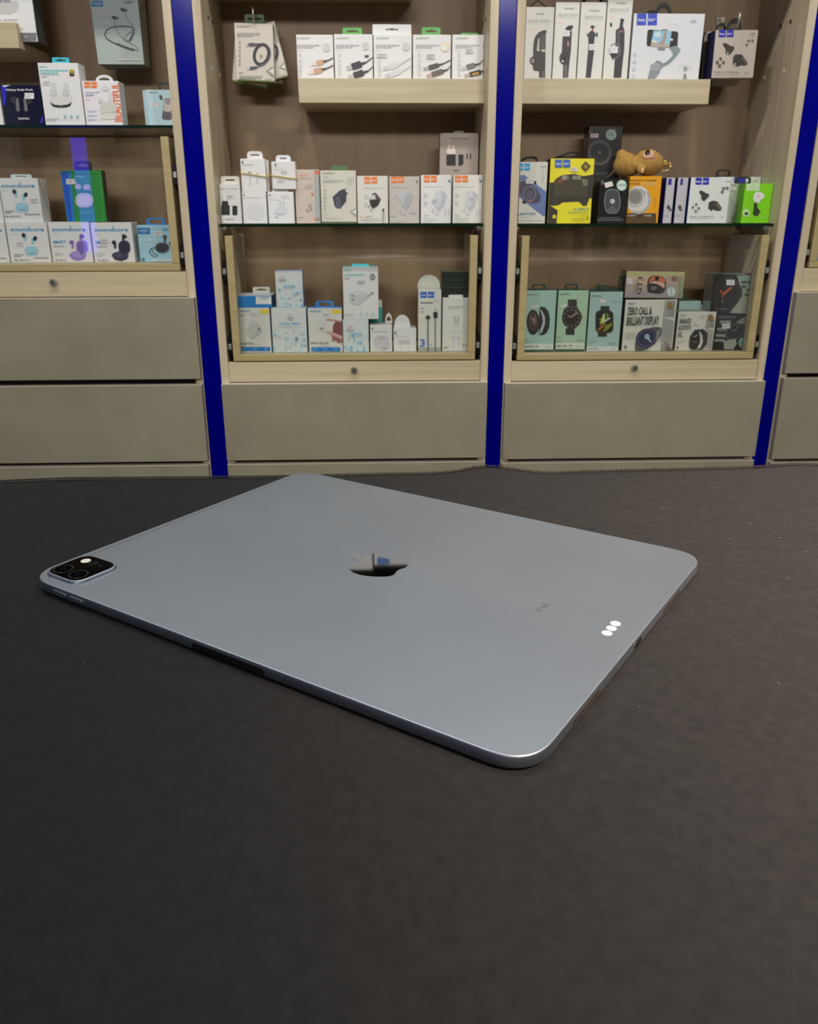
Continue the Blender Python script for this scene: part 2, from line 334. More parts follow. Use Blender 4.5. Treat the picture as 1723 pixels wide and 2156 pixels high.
# ---------------------------------------------------------------- cabinets
PT = .0175
def zy(px, y, Y): return U(px, y, Y).z
def cabinet(label, X0, X1, xc, glass_y, disp, panel, drawers, shelf=None, lock=None, extra_shelf=None):
    """xc: a photo column inside the unit; *_y / tuples: photo rows"""
    cx = (X0+X1)/2; off = (cx, D, 0); t_ = thing('display_cabinet', label, 'cabinet', off); a, b = X0+PT, X1-PT
    for sx, xa, xb in ((-1, X0+.0003, a), (1, b, X1-.0003)):
        sp = boxm('side_panel', xa, xb, D, 2.14, .08, 2.3, WOODV, t_, off)
        xin = a if sx < 0 else b
        for yy, zz in ((1.955, 1.478), (2.0, 1.478), (1.955, 1.385), (2.05, 1.385)):
            cyl('screw_cap', (xin + sx*.0005, yy, zz), (xin - sx*.0012, yy, zz), .0042, mat((70, 55, 40) if zz > 1.4 else (220, 214, 200), .5), sp, off, 12)
    boxm('back_panel', a+.0003, b-.0003, BACK, 2.138, .08, 2.3, WOODB, t_, off)
    boxm('top_panel', a+.0003, b-.0003, D, BACK-.0003, 2.26, 2.3, WOODH, t_, off); boxm('added_shade_board', a+.0003, b-.0003, D, BACK-.0003, 1.70, 1.72, DARKBROWN, t_, off)  # the dark board is added to keep the cavity above the boxes dark
    boxm('plinth', a+.0003, b-.0003, D+.03, D+.048, 0, .079, BLACK, t_, off)
    info = {}
    # glass shelf with pins
    if glass_y:
        zt = zy(xc, glass_y, 1.9); info['glass'] = zt + .0003
        gs = mesh('glass_shelf', glass_bm(a+.001, b-.001, 1.9, BACK-.002, zt-.006, zt), [GLASS, GEDGE], t_, off)
        for xa, s_ in ((a, 1), (b, -1)):
            for yy in (1.925, 2.08): cyl('shelf_pin', (xa, yy, zt-.011), (xa + s_*.011, yy, zt-.011), .0045, CHROME, t_, off, 12)
    # pull-out glass-front display drawer
    if disp:
        yt, yr, yb = disp; fy = D + .004; z1, zr, z0 = zy(xc, yt, fy), zy(xc, yr, fy), zy(xc, yb, fy); fa, fb = a+.0125, b-.0125
        dr = mesh('display_drawer', addbox(bmesh.new(), fa, fb, fy, fy+.02, z0, zr, .0012), FRAME, t_, off); dr['label'] = 'champagne framed drawer with a clear glass front'
        for xa, xb in ((fa, fa+.0165), (fb-.0165, fb)): boxm('stile', xa, xb, fy, fy+.02, zr+.0002, z1, FRAME, dr, off, .0012)
        mesh('glass_pane', glass_bm(fa+.0168, fb-.0168, fy+.008, fy+.012, zr+.0003, z1-.0015, (.97, .98, .975)), [PANE, mat((150, 165, 155), .2)], dr, off)
        fl = zy(xc, yr-3.5, 1.925); info['floor'] = fl
        boxm('drawer_floor', fa, fb, fy+.0205, 2.1, fl-.012, fl-.0004, WOODH, dr, off)
        for xa, xb in ((fa, fa+.008), (fb-.008, fb)): boxm('drawer_side', xa, xb, fy+.0205, 2.1, fl, z1-.001, WOODV, dr, off)
        for sx, xa, xb in ((-1, a+.0006, fa-.0006), (1, fb+.0006, b-.0006)):
            for k, zz in enumerate((z0+.012, (z0*.35+z1*.65))):
                sl = boxm('slide_rail', xa, xb, D+.012, 2.09, zz, zz+.04, DARKM, t_, off)
                boxm('roller', xa+.002, xb-.002, D+.006, D+.0118, zz+.014, zz+.026, CHROME, sl, off)
        info['top'] = z1
    # lock panel
    y0_, y1_ = panel; zA, zB = zy(xc, y0_, D), zy(xc, y1_, D)
    lp = boxm('lock_panel', a+.0004, b-.0004, D+.0012, D+.018, zB, zA, WOODH, t_, off)
    if lock:
        c_ = U(lock[0], lock[1], D)
        cyl('lock', (c_.x, D+.001, c_.z), (c_.x, D-.007, c_.z), .0088, CHROME, lp, off, 24, .0072)
        cyl('keyhole_plug', (c_.x, D-.0071, c_.z), (c_.x, D-.0085, c_.z), .0050, mat((120, 118, 112), .35, .6), lp, off, 16)
        boxm('key_slot', c_.x-.0006, c_.x+.0006, D-.009, D-.0086, c_.z-.003, c_.z+.003, BLACK, lp, off, 0)
    # plain drawers
    zs = []
    for k, (ya, yb) in enumerate(drawers): zs.append((zy(xc, ya, D-.018), zy(xc, yb, D-.018)))
    h = zs[-1][0]-zs[-1][1]; z = zs[-1][1] - .010
    while z > .2: zs.append((z, max(.085, z-h))); z = z-h-.010
    for z1, z0 in zs:
        d_ = mesh('drawer', addbox(bmesh.new(), a+.01, b-.01, D+.001, 2.08, z0+.02, z1-.035), mat((168, 150, 120), .6), t_, off)
        boxm('drawer_front', X0+.002, X1-.002, D-.018, D-.0004, z0, z1, TAUPE, d_, off, .0008)
        boxm('edge_strip', X0+.002, X1-.002, D-.018, D-.0004, z1+.0001, z1+.0008, EDGE, d_, off, 0)
    boxm('recess_rail', a+.0003, b-.0003, D+.03, D+.046, .08, zs[0][0], mat((120, 104, 92), .6), t_, off)
    # half-width wooden shelves with a deep front lip
    for sh in ([shelf] if shelf else []) + (extra_shelf or []):
        xa, xb, zt, zb = sh['x0'], sh['x1'], sh['zt'], sh['zb']
        s_ = boxm('lipped_shelf', xa, xb, LIP+.0165, BACK-.0003, zb+.0002, zb+.015, WOODH, t_, off)
        boxm('shelf_lip', xa, xb, LIP, LIP+.016, zb, zt, WOODH, s_, off, .001)
        sh['floor'] = zb + .0153
    return t_, info
def glass_bm(x0, x1, y0, y1, z0, z1, tint=None):
    bm = addbox(bmesh.new(), x0, x1, y0, y1, z0, z1)
    d_ = (x1-x0, y1-y0, z1-z0); thin = d_.index(min(d_))
    for f in bm.faces:
        f.normal_update(); f.material_index = 0 if abs(f.normal[thin]) > .5 else 1
    return bm
def shelf_px(x0, x1, xc, yt, yb): return dict(x0=x0, x1=x1, zt=zy(xc, yt, LIP), zb=zy(xc, yb, LIP))
XL0, XL1, XM0, XM1, XR0, XR1, XF0, XF1 = -1.0, -.3945, -.3545, .2505, .2865, .8925, .930, 1.535
shL = shelf_px(XL0+PT, U(38, 80, LIP).x, 100, 47, 102); shM = shelf_px(U(629, 190, LIP).x, XM1-PT, 800, 165, 217); shR = shelf_px(XR0+PT, U(1495, 190, LIP).x, 1300, 166, 219)
shM2 = dict(x0=XM0+PT, x1=.085, zt=1.570, zb=1.540)
_, iL = cabinet('pale wood display cabinet left of the left blue strip, wireless earbud boxes inside', XL0, XL1, 180, 263, (287, 556, 571), (573, 625), [(629, 800), (813, 974)], shL, (113, 594))
_, iM = cabinet('pale wood display cabinet between the left and middle blue strips, charger boxes inside', XM0, XM1, 740, 471, (496, 745, 759), (762, 803), [(808, 967)], shM, (746, 779), [shM2])
_, iR = cabinet('pale wood display cabinet between the middle and right blue strips, smartwatch boxes inside', XR0, XR1, 1340, 471, (496, 743, 757), (760, 801), [(806, 964)], shR, (1336, 774))
_, iF = cabinet('pale wood cabinet cut off at the right edge of the picture', XF0, XF1, 1700, None, (250, 551, 563), (565, 614), [(617, 786), (797, 966)])
STRIPW = ['left blue acrylic strip, between the earbud and charger cabinets', 'middle blue acrylic strip, between the charger and smartwatch cabinets', 'right blue acrylic strip, right of the smartwatch cabinet']
for (x0, x1), lb in zip(((XL1, XM0), (XM1, XR0), (XR1, XF0)), STRIPW):
    t_ = thing('divider_strip', lb, 'trim strip', ((x0+x1)/2, D, 0), 'blue divider strips'); off = tuple(t_.location)
    boxm('acrylic_face', x0+.0003, x1-.0003, D+.003, D+.008, 0, 2.3, BLUE, t_, off); boxm('backing_post', x0+.001, x1-.001, D+.0083, 2.13, 0, 2.3, mat((60, 56, 50), .6), t_, off)
fas = thing('header_fascia', 'long dark brown fascia board across the tops of the cabinets', 'fascia', (.27, D-.03, 1.665)); off = tuple(fas.location)
boxm('fascia_board', XL0, XF1, D-.028, D-.004, 1.665, 1.76, DARKBROWN, fas, off); boxm('fascia_edge', XL0, XF1, D-.031, D-.0285, 1.665, 1.68, DARKM, fas, off, .0005)

for i, (xa, xb) in enumerate(((XL0, XL1), (XM0, XM1), (XR0, XR1), (XF0, XF1))):  # unseen pale panels added to brighten what the tablet reflects
    t_ = thing('added_reflector_panel', 'added pale reflector panel above the ' + ('earbud cabinet', 'charger cabinet', 'smartwatch cabinet', 'cabinet at the right picture edge')[i], 'added panel', ((xa+xb)/2, D-.02, 1.762), 'added reflector panels'); o3 = tuple(t_.location)
    boxm('reflector_board', xa+.002, xb-.002, D-.022, D-.004, 1.762, 2.3, mat((214, 204, 184), .45, name='pale_reflector'), t_, o3); boxm('reflector_handle', (xa+xb)/2-.05, (xa+xb)/2+.05, D-.03, D-.0225, 1.775, 1.783, CHROME, t_, o3)
# blue light strip on the shop's opposite side, mirrored in the glass drawer fronts
tag(boxm('light_strip', -1.72, -1.64, -1.42, -1.40, .83, 2.3, emit_mat('blue_light', (.06, .03, 1), 4.6)), 'tall glowing blue light strip across the shop, mirrored in the earbud drawer glass', 'light strip')

# ---------------------------------------------------------------- counter, mat
def edge_y(x): return .5795 + .0205*x + .0011*math.sin(x*31+1) + (.0085*math.exp(-((x-.079)/.022)**2) - .0035*math.exp(-((x-.125)/.02)**2) + .0045*math.exp(-((x-.31)/.02)**2))
def EW(x): return min(1, max(0, (x-.03)/.04, (-.16-x)/.06))      # the mat lies flat by the tablet
ct = thing('shop_counter', 'shop counter under the dark desk mat', 'counter', (0, .1, 0)); off = tuple(ct.location)
boxm('worktop', -1.3, 1.3, -.42, .545, MAT_Z-.033, MAT_Z-.003, noise_mat('counter_laminate', (60, 56, 52), (70, 66, 60), (6, 60, 60), .4), ct, off, .002)
boxm('front_panel', -1.25, 1.25, -.36, -.342, .08, MAT_Z-.0335, TAUPE, ct, off); boxm('side_panel', -1.25, -1.232, -.3415, .5, 0, MAT_Z-.0335, WOODV, ct, off); boxm('side_panel', 1.232, 1.25, -.3415, .5, 0, MAT_Z-.0335, WOODV, ct, off)
boxm('kick_board', -1.22, 1.22, -.33, -.312, 0, .079, BLACK, ct, off)

MATM = noise_mat('mat_fabric', (29, 30, 31), (34, 35, 36), (220, 220, 220), .8, .3, 1600, bdist=.0004, spec=.12)
mt = thing('desk_mat', 'large dark grey fabric desk mat with stitched edge under the tablet', 'desk mat', (0, .1, MAT_Z-.003)); off = tuple(mt.location)
bm = bmesh.new(); NX, NY = 240, 40; grid = []
for i in range(NX+1):
    x = -.75 + 1.5*i/NX; row = []
    for j in range(NY+1):
        v = (j/NY)**.6; ye = edge_y(x); y = -.35 + (ye+.35)*v
        e = max(0, 1-(ye-y)/.05)*EW(x); z = MAT_Z + .0009*e*e*math.sin(x*23) + .0013*e*e*math.exp(-((x-.08)/.03)**2) - .0018*max(0, 1-(ye-y)/.003)**2
        row.append(bm.verts.new((x, y, z)))
    grid.append(row)
for i in range(NX):
    for j in range(NY): bm.faces.new((grid[i][j], grid[i+1][j], grid[i+1][j+1], grid[i][j+1]))
r = bmesh.ops.extrude_face_region(bm, geom=list(bm.faces)); bmesh.ops.translate(bm, verts=[g for g in r['geom'] if isinstance(g, bmesh.types.BMVert)], vec=(0, 0, -.0025))
mesh('mat_sheet', bm, MATM, mt, off, False)
bm = bmesh.new(); x = -.74
while x < .74:                                   # overlock threads wrapped round the back edge, and a chain of stitches beside it
    y = edge_y(x); zt = MAT_Z + EW(x)**2*(.0009*math.sin(x*23) + .0013*math.exp(-((x-.08)/.03)**2)); j = random.uniform(-.0003, .0003)
    add_tube(bm, [(x, y-.0034, zt+.0001), (x+.0003, y-.0012, zt-.0001), (x+.0006, y+.0006+j, zt-.0006), (x+.0008, y+.0007+j, zt-.0022)], .00042, 5)
    add_tube(bm, [(x-.0006, y-.0040, zt+.00015), (x+.0009, y-.0040, zt+.00015)], .0004, 5); x += .0021
o = mesh('edge_stitching', bm, mat((26, 25, 23), .8), mt, off, True); o['kind'] = 'stuff'
bm = bmesh.new()
for k in range(60):                              # lint and short fibres
    x, y = random.uniform(-.33, .36), random.choice((random.uniform(.42, .565), random.uniform(.2, .56))); a = random.uniform(0, PI); l = random.uniform(.0004, .0016)
    q = Vector((x, y, 0)) - Vector((.0491, .2283, 0)); ca, sa = math.cos(.9527), math.sin(.9527)
    if -.01 < q.x*ca + q.y*sa < .225 and -.01 < -q.x*sa + q.y*ca < .29: continue
    add_tube(bm, [(x, y, MAT_Z+.0008), (x + l*.5*math.cos(a), y + l*.5*math.sin(a), MAT_Z+.0011), (x + l*math.cos(a+.5), y + l*math.sin(a+.5), MAT_Z+.0008)], .00009, 4)
o = mesh('lint', bm, mat((110, 106, 102), .8), mt, off); o['kind'] = 'stuff'

# ---------------------------------------------------------------- tablet (local frame: u across, v up the back, origin at centre)
TW, TH, TA = .2149, .2806, .952689242
e1, e2 = Vector((math.cos(TA), math.sin(TA), 0)), Vector((-math.sin(TA), math.cos(TA), 0))
tc_ = Vector((.0491242341, .228325367, MAT_Z+.0002)) + e1*TW/2 + e2*TH/2
tab = thing('tablet', 'dark grey metal tablet lying face down on the desk mat, mirror fruit logo', 'tablet', tc_, rz=TA)
def tl(u, v): return (u/1000 - TW/2, v/1000 - TH/2)
def sqr(w_, h_, r, n=12, ex=2.5):                # rounded rectangle with continuous corners
    pts = []
    for sx, sy, a0 in ((1, 1, 0), (-1, 1, 90), (-1, -1, 180), (1, -1, 270)):
        for k in range(n+1):
            a = math.radians(a0 + 90*k/n); c_, s_ = math.cos(a), math.sin(a)
            pts.append((sx*(w_/2-r) + r*math.copysign(abs(c_)**(2/ex), c_), sy*(h_/2-r) + r*math.copysign(abs(s_)**(2/ex), s_)))
    return pts
def loft(bm, rings, cap=True, mi=0):
    R_ = [[bm.verts.new(p) for p in ring] for ring in rings]; n = len(R_[0])
    for A, B in zip(R_, R_[1:]):
        for k in range(n): f = bm.faces.new((A[k], A[(k+1) % n], B[(k+1) % n], B[k])); f.material_index = mi; f.smooth = True
    if cap:
        f = bm.faces.new(R_[0][::-1]); f.material_index = mi; f = bm.faces.new(R_[-1]); f.material_index = mi
ALU = noise_mat('space_grey_aluminium', (144, 154, 166), (149, 159, 171), (12, 12, 12), .38)
_p = ALU.node_tree.nodes['Principled BSDF']; _p.inputs['Metallic'].default_value = 1; _p.inputs['Roughness'].default_value = .46
def top_obj(name, pts2d, z0, z1, m, parent=tab, bev=0):
    bm = bmesh.new()
    rings = [[(x, y, z0) for x, y in pts2d], [(x, y, z1) for x, y in pts2d]]; loft(bm, rings); 
    for f in bm.faces: f.smooth = False
    return mesh(name, bm, m, parent)
T_ = TAB_T - .0002; rings = []
for ins, z in ((.0010, .0006), (.0003, .0011), (0, .0017), (0, T_-.0007), (.00012, T_-.0003), (.0003, T_-.0001), (.0006, T_)):
    rings.append([(x, y, z) for x, y in sqr(TW-2*ins, TH-2*ins, .0185-ins)])
bm = bmesh.new(); loft(bm, rings); shell = mesh('back_shell', bm, ALU, tab)
top_obj('screen_glass', sqr(TW-.002, TH-.002, .0175), 0, .00058, mat((8, 8, 10), .08, name='screen_glass'))
# antenna line along the top edge and round both top corners
o_ = sqr(TW-.0076, TH-.0076, .0147, 14); i_ = sqr(TW-.0088, TH-.0088, .0141, 14)
sel = [k for k in range(len(o_)) if o_[k][1] > TH/2-.0125]; bm = bmesh.new()
A = [bm.verts.new((*o_[k], T_+.00006)) for k in sel]; B = [bm.verts.new((*i_[k], T_+.00006)) for k in sel]
for k in range(len(sel)-1): bm.faces.new((A[k], A[k+1], B[k+1], B[k]))
mesh('antenna_line', bm, mat((84, 86, 90), .5), tab)
# fruit emblem
def svg(path):
    import re
    tok = re.findall(r'[MmcCqzZ]|-?\d*\.?\d+', path); i = 0; cmd = ''; x = y = 0; out = []; cur = []
    while i < len(tok):
        if tok[i].isalpha(): cmd = tok[i]; i += 1
        if cmd in 'zZ': out.append(cur); cur = []; cmd = ''; continue
        if cmd in 'Mm': a, b = float(tok[i]), float(tok[i+1]); i += 2; x, y = (x+a, y+b) if cmd == 'm' else (a, b); cur = [(x, y)]; start = (x, y); continue
        n = 6 if cmd in 'cC' else 4; v = [float(t) for t in tok[i:i+n]]; i += n
        if cmd in 'cq': v = [q + (x if k % 2 == 0 else y) for k, q in enumerate(v)]
        if n == 4 or cmd in 'qQ': v = [x+2/3*(v[0]-x), y+2/3*(v[1]-y), v[2]+2/3*(v[0]-v[2]), v[3]+2/3*(v[1]-v[3]), v[2], v[3]]
        for k in range(1, 11):
            t = k/10; b0, b1, b2, b3 = (1-t)**3, 3*t*(1-t)**2, 3*t*t*(1-t), t**3
            cur.append((b0*x+b1*v[0]+b2*v[2]+b3*v[4], b0*y+b1*v[1]+b2*v[3]+b3*v[5]))
        x, y = v[4], v[5]
    return out
loops = svg('M318.7 268.7c-.2-36.7 16.4-64.4 50-84.8c-18.8-26.9-47.2-41.7-84.7-44.6c-35.5-2.8-74.3 20.7-88.5 20.7c-15 0-49.4-19.7-76.4-19.7C63.3 141.2 4 184.8 4 273.5q0 39.3 14.4 81.2c12.8 36.7 59 126.7 107.2 125.2c25.2-.6 43-17.9 75.8-17.9c31.8 0 48.3 17.9 76.4 17.9c48.6-.7 90.4-82.5 102.6-119.3c-65.2-30.7-61.7-90-61.7-91.9z')
svg2 = svg('M262.1 104.5c27.3-32.4 24.8-61.9 24-72.5c-24.1 1.4-52 16.4-67.9 34.9c-17.5 19.8-27.8 44.3-25.6 71.9c26.1 2 49.9-11.4 69.5-34.3z')
# the bite side faces the right of the upright emblem
MIRROR = mat((232, 230, 226), .03, 1, name='polished_emblem')
LS = .0345/450
def emblem(name, loop, parent):
    bm = bmesh.new(); vs_ = []
    for x, y in loop:
        q = ((x-190)*LS, (256-y)*LS)
        if not vs_ or (Vector(q) - vs_[-1].co.xy).length > 1e-5: vs_.append(bm.verts.new((q[0] + .0003, q[1] + .0022, T_+.00012)))
    if (vs_[0].co-vs_[-1].co).length < 2e-5: bm.verts.remove(vs_.pop())
    ed = [bm.edges.new((vs_[i], vs_[(i+1) % len(vs_)])) for i in range(len(vs_))]; bmesh.ops.triangle_fill(bm, edges=ed, use_beauty=True)
    for f in bm.faces:
        f.normal_update()
        if f.normal.z < 0: f.normal_flip()
    me = bpy.data.meshes.new(name); bm.to_mesh(me); bm.free(); me.materials.append(MIRROR); return link(name, me, parent)
em = emblem('logo', loops[0], tab); em['label'] = 'mirror polished fruit logo with a bite'; emblem('logo_leaf', svg2[0], em)
# connector dots
for u, v in ((113.4, 12.5), (108.1, 12.5), (102.8, 12.5)):
    x, y = tl(u, v); top_obj('connector_contact', [(x + .0023*math.cos(2*PI*k/24), y + .0023*math.sin(2*PI*k/24)) for k in range(24)], T_-.0003, T_+.00012, mat((196, 196, 194), .5, 0))
# engraved word near the lower edge
gv, gp = glyphs('iPad', False); me = bpy.data.meshes.new('engraving'); me.from_pydata([((105.2+u*9.5)/1000-TW/2, (45.2+v*3.6)/1000-TH/2, T_+.00008) for u, v in gv], [], gp)
me.materials.append(mat((104, 108, 112), .45, .6)); link('engraving', me, tab)
# camera bump
bx_, by_ = tl(19.8, 262.6); BUMP = sqr(.0272, .0272, .0075, 10)
bm = bmesh.new(); loft(bm, [[(bx_+x*k, by_+y*k, z) for x, y in BUMP] for k, z in ((1.03, T_-.0002), (1.0, T_+.0004), (.985, T_+.0012), (.955, T_+.00145))])
cb = mesh('camera_bump', bm, ALU, tab)
zc = T_+.00148; top_obj('camera_glass', [(bx_+x*.93, by_+y*.93) for x, y in BUMP], T_+.0012, zc, mat((10, 10, 11), .03, name='black_camera_glass', coat=1, spec=.9), cb)
def disc(name, x, y, r, z0, z1, m, parent, n=28): return top_obj(name, [(x + r*math.cos(2*PI*k/n), y + r*math.sin(2*PI*k/n)) for k in range(n)], z0, z1, m, parent)
for u, v, r in ((13.6, 269.4, .0052), (13.6, 257.0, .0050)):
    x, y = tl(u, v); disc('lens_ring', x, y, r, zc, zc+.00012, mat((40, 40, 42), .25, .8), cb); disc('lens', x, y, r*.8, zc+.0001, zc+.00022, mat((4, 4, 6), .02), cb); disc('lens_core', x, y, r*.38, zc+.0002, zc+.0003, mat((14, 16, 30), .02), cb)
x, y = tl(26.5, 268.5); disc('flash', x, y, .0026, zc, zc+.00014, mat((232, 228, 214), .25), cb); x, y = tl(26.5, 262.5); disc('depth_sensor', x, y, .003, zc, zc+.00012, mat((14, 12, 14), .1), cb); x, y = tl(26.5, 256.5); disc('microphone_hole', x, y, .0007, zc, zc+.00012, BLACK, cb)
# edge features: left long side (buttons, pencil charging strip), bottom short side (speakers, port)
def side_rr(name, side, c, ln, ht, zc_, out, m, parent=tab):
    ps = rrect(-ln/2, ln/2, -ht/2, ht/2, ht*.49, 5); bm = bmesh.new()
    def w3(a, z, d): return (-TW/2 - d, c/1000 - TH/2 + a, zc_+z) if side == 'L' else (c/1000 - TW/2 + a, -TH/2 - d, zc_+z)
    loft(bm, [[w3(a, z, -.0002) for a, z in ps], [w3(a, z, out) for a, z in ps]])
    for f in bm.faces: f.smooth = False
    return mesh(name, bm, m, parent)
side_rr('volume_button', 'L', 254.0, .0105, .0022, .0032, .0006, ALU); side_rr('volume_button', 'L', 241.2, .0105, .0022, .0032, .0006, ALU)
side_rr('pencil_charging_strip', 'L', 140.3, .042, .0030, .0030, .00015, mat((16, 16, 17), .3))
for c in (48.5, 156.5):
    gr = side_rr('speaker_grille', 'B', c, .028, .0022, .0031, .00004, mat((118, 110, 102), .4, .8))
    for k in range(14): side_rr('speaker_hole', 'B', c - 12.6 + k*25.2/13, .0012, .0012, .0031, .00012, BLACK, gr)
up = side_rr('charging_port', 'B', TW*500, .0098, .0036, .0031, .0001, mat((176, 172, 160), .2, 1)); side_rr('port_opening', 'B', TW*500, .0086, .0025, .0031, .00018, BLACK, up)

# ================================================================ products
WH = (226, 226, 224); GRY = (150, 150, 152); LG = (190, 190, 192)
# ---------------- left cabinet, top shelf
zL = shL['floor']
b = Box('earbud_box', 'white earbud box with dark grey side, on the top-left wooden shelf', 1.966, .052, (-60, 80, 88, -82), WH, zL, side=(62, 68, 70), top=WH, bottom=(40, 42, 40), crop='fA')
b.rect(-800, 915, 1015, 1150, (112, 112, 118)).poly([(-380, 60), (480, 30), (520, 90), (515, 200), (470, 290), (390, 355), (230, 400), (60, 395), (-120, 350), (-260, 250)], (196, 196, 192))
b.poly([(-200, -60), (20, -60), (150, 0), (290, 10), (300, 70), (-100, 80)], (150, 140, 150)).ell(185, 190, 14, 12, (175, 178, 180)).ell(80, 40, 40, 28, (190, 175, 190))
b.text('D I AWC', (-160, 600), (495, 585), (-165, 545), (150, 152, 154)).fine(590, 780, 700, 805, (150, 150, 152), 1).t('IIC', 690, 1055, 780, 1000, (205, 205, 205)).fine(820, 1005, 960, 1045, (150, 150, 152), 1)
for k in range(2): pass
b.done()
# side lettering of that box (print on its right face)
V, Fc = [], []
for k in range(16):
    z_ = b.z0 + .022 + k*.0095; n = len(V); V += [(b.x1+.0003, 1.966+.026, z_), (b.x1+.0003, 1.966+.031, z_), (b.x1+.0003, 1.966+.031, z_+.0075), (b.x1+.0003, 1.966+.026, z_+.0075)]; Fc.append((n, n+1, n+2, n+3))
me = bpy.data.meshes.new('side_lettering'); me.from_pydata([tuple(Vector(v)-Vector(b.off)) for v in V], [], Fc); me.materials.append(mat((108, 112, 116), .5)); link('side_lettering', me, b.o)
# hanging neckband packs
for k, (q, Y, lb) in enumerate((([(207, 135.5), (304, 136), (286, -45), (183, -46)], 2.012, 'pale green-grey neckband earphone box, front one hanging top left'), ([(219, 143), (310, 140), (295, -40), (196, -38)], 2.046, 'pale green-grey neckband earphone box hanging behind another, top left'))):
    b = Box('neckband_box', lb, Y, .03, q, (164, 176, 170), crop='cA', group='hanging neckband boxes', bottom=(110, 120, 116))
    if k == 0:
        b.rect(740, 5, 832, 55, (48, 110, 160), sk=-3).t('soundcore', 752, 32, 820, 18, (200, 215, 225)).fine(775, 38, 810, 46, (150, 180, 200), 1)
        b.fine(1000, 8, 1085, 32, (70, 80, 82), 2).t('CRYSTAL', 765, 205, 900, 172, (188, 198, 194)).t('CLEAR CALLS', 775, 262, 1050, 232, (188, 198, 194)).sticker(808, 88, 868, 122, (190, 184, 182))
        arc = [(1085, 245), (1070, 222), (1020, 212), (960, 212), (900, 222), (860, 245), (845, 280), (860, 310), (900, 338), (950, 358)]
        b.line(arc, 9, (58, 56, 52)).line([(940, 352), (1000, 378), (1050, 395), (1085, 402)], 17, (66, 62, 58)).line([(1085, 402), (1115, 406), (1118, 390), (1080, 362), (1010, 330), (965, 285), (940, 245), (925, 165)], 5, (112, 110, 104))
        b.line([(1080, 255), (1062, 300), (1045, 332)], 15, (66, 62, 58)).line([(1045, 332), (1020, 325), (1000, 305), (1030, 275), (1075, 245), (1070, 205), (1030, 160), (1005, 90)], 5, (112, 110, 104))
        for x, y in ((1000, 80), (930, 143)): b.ell(x-8, y, 14, 15, (34, 34, 34)).ell(x+14, y+3, 12, 12, (70, 70, 70)).ell(x-22, y-4, 7, 10, (50, 50, 50))
        b.fine(950, 470, 1125, 490, (210, 205, 190), 1)
    b.tab(820 + 30*k, -190, 960 + 30*k, (164, 176, 170), 'euro'); b.done()

# ---------------- left cabinet, glass shelf
XLIM[:] = [XL0+PT+.001, XL1-PT-.001]
zg = iL['glass']; Yg = 1.928
b = Box('earbud_box', 'white box sliver at the left picture edge, beside the black earbud box', Yg, .05, (-70, 8, 258, 208), WH, zg); b.fine(-40, 225, -4, 240, GRY, 2); b.done()
b = Box('earbud_box', 'black and blue earbud box with white lettering, on the left glass shelf', Yg, .045, (10.5, 93, 258, 178.5), (24, 26, 46), zg, rough=.12, coat=.6, crop='eA')
b.poly([(15, 345), (75, 345), (72, 520), (55, 600), (40, 560)], (24, 26, 190)).poly([(490, 770), (520, 700), (528, 795), (485, 795)], (24, 26, 160)).poly([(20, 345), (130, 335), (60, 365)], (220, 222, 225)).text('Galaxy Buds Pro2', (75, 415), (400, 415), (70, 385), (225, 225, 228))
b.rr(190, 495, 235, 660, 16, (92, 90, 96), rot=-6).rr(288, 495, 330, 660, 16, (96, 94, 98), rot=-6).ell(165, 520, 40, 42, (36, 36, 50)).ell(350, 530, 40, 42, (36, 36, 50)).line([(200, 505), (228, 650)], 8, (140, 138, 142)).line([(300, 505), (322, 650)], 8, (140, 138, 142)).sticker(300, 436, 412, 505, (232, 230, 228)).t('SAMSUNG', 222, 757, 355, 733, (220, 220, 222)); b.done()
b = Box('earbud_box', 'tall white earbud box with turquoise hang tab, on the left glass shelf', Yg, .042, (95.5, 179.5, 258, 132.5), WH, zg, crop='eA')
b.t('ORICO', 475, 133, 570, 110, (60, 180, 190)).fine(485, 155, 820, 175, (90, 185, 190), 1, fill=.8).fine(490, 185, 710, 205, (90, 185, 190), 1, fill=.8).fine(495, 212, 730, 222, GRY, 1).t('HiFi', 498, 248, 568, 236, (70, 70, 70))
b.rect(840, 152, 898, 180, (190, 165, 40), sk=-2).rect(843, 180, 900, 232, (44, 36, 20), sk=-2).t('Hi', 853, 205, 888, 182, (225, 190, 50)).sticker(515, 288, 608, 340, (214, 212, 214))
b.poly([(605, 545), (605, 475), (868, 475), (868, 545), (840, 590), (740, 600), (640, 585)], (212, 212, 206)).poly([(608, 545), (660, 578), (740, 585), (820, 575), (868, 545), (850, 592), (800, 608), (740, 612), (670, 606), (630, 588)], (30, 28, 26)).rect(725, 585, 760, 605, (90, 80, 60))
for x in (640, 790): b.rr(x-35, 385, x+45, 470, 18, (204, 204, 200)).rr(x-20, 310, x+35, 400, 20, (208, 208, 204))
for x in (790, 865, 940): b.ell(x, 718, 16, 17, (130, 195, 200)).fine(x-30, 748, x+30, 758, LG, 1)
b.fine(565, 740, 720, 772, (150, 150, 150), 2).tab(625, 5, 832, (58, 190, 206), 'euro', .25, .25); b.done()
b = Box('earbud_box', 'white box with orange vertical lettering and round hang tab, left glass shelf', Yg, .04, (181.5, 259, 258, 170.5), (228, 226, 228), zg, crop='eA')
b.hoco(1020, 300, 1172, 375, (236, 120, 40), 0).text('BEAUTIFUL', (1482, 782), (1440, 312), (1392, 785), (240, 112, 30)).text('CRYSTAL TWS', (1035, 443), (1205, 437), (1034, 428), (90, 90, 160)).text('HEADSET', (1035, 476), (1140, 470), (1034, 460), (90, 90, 160)).fine(1040, 508, 1085, 525, (240, 150, 120), 1)
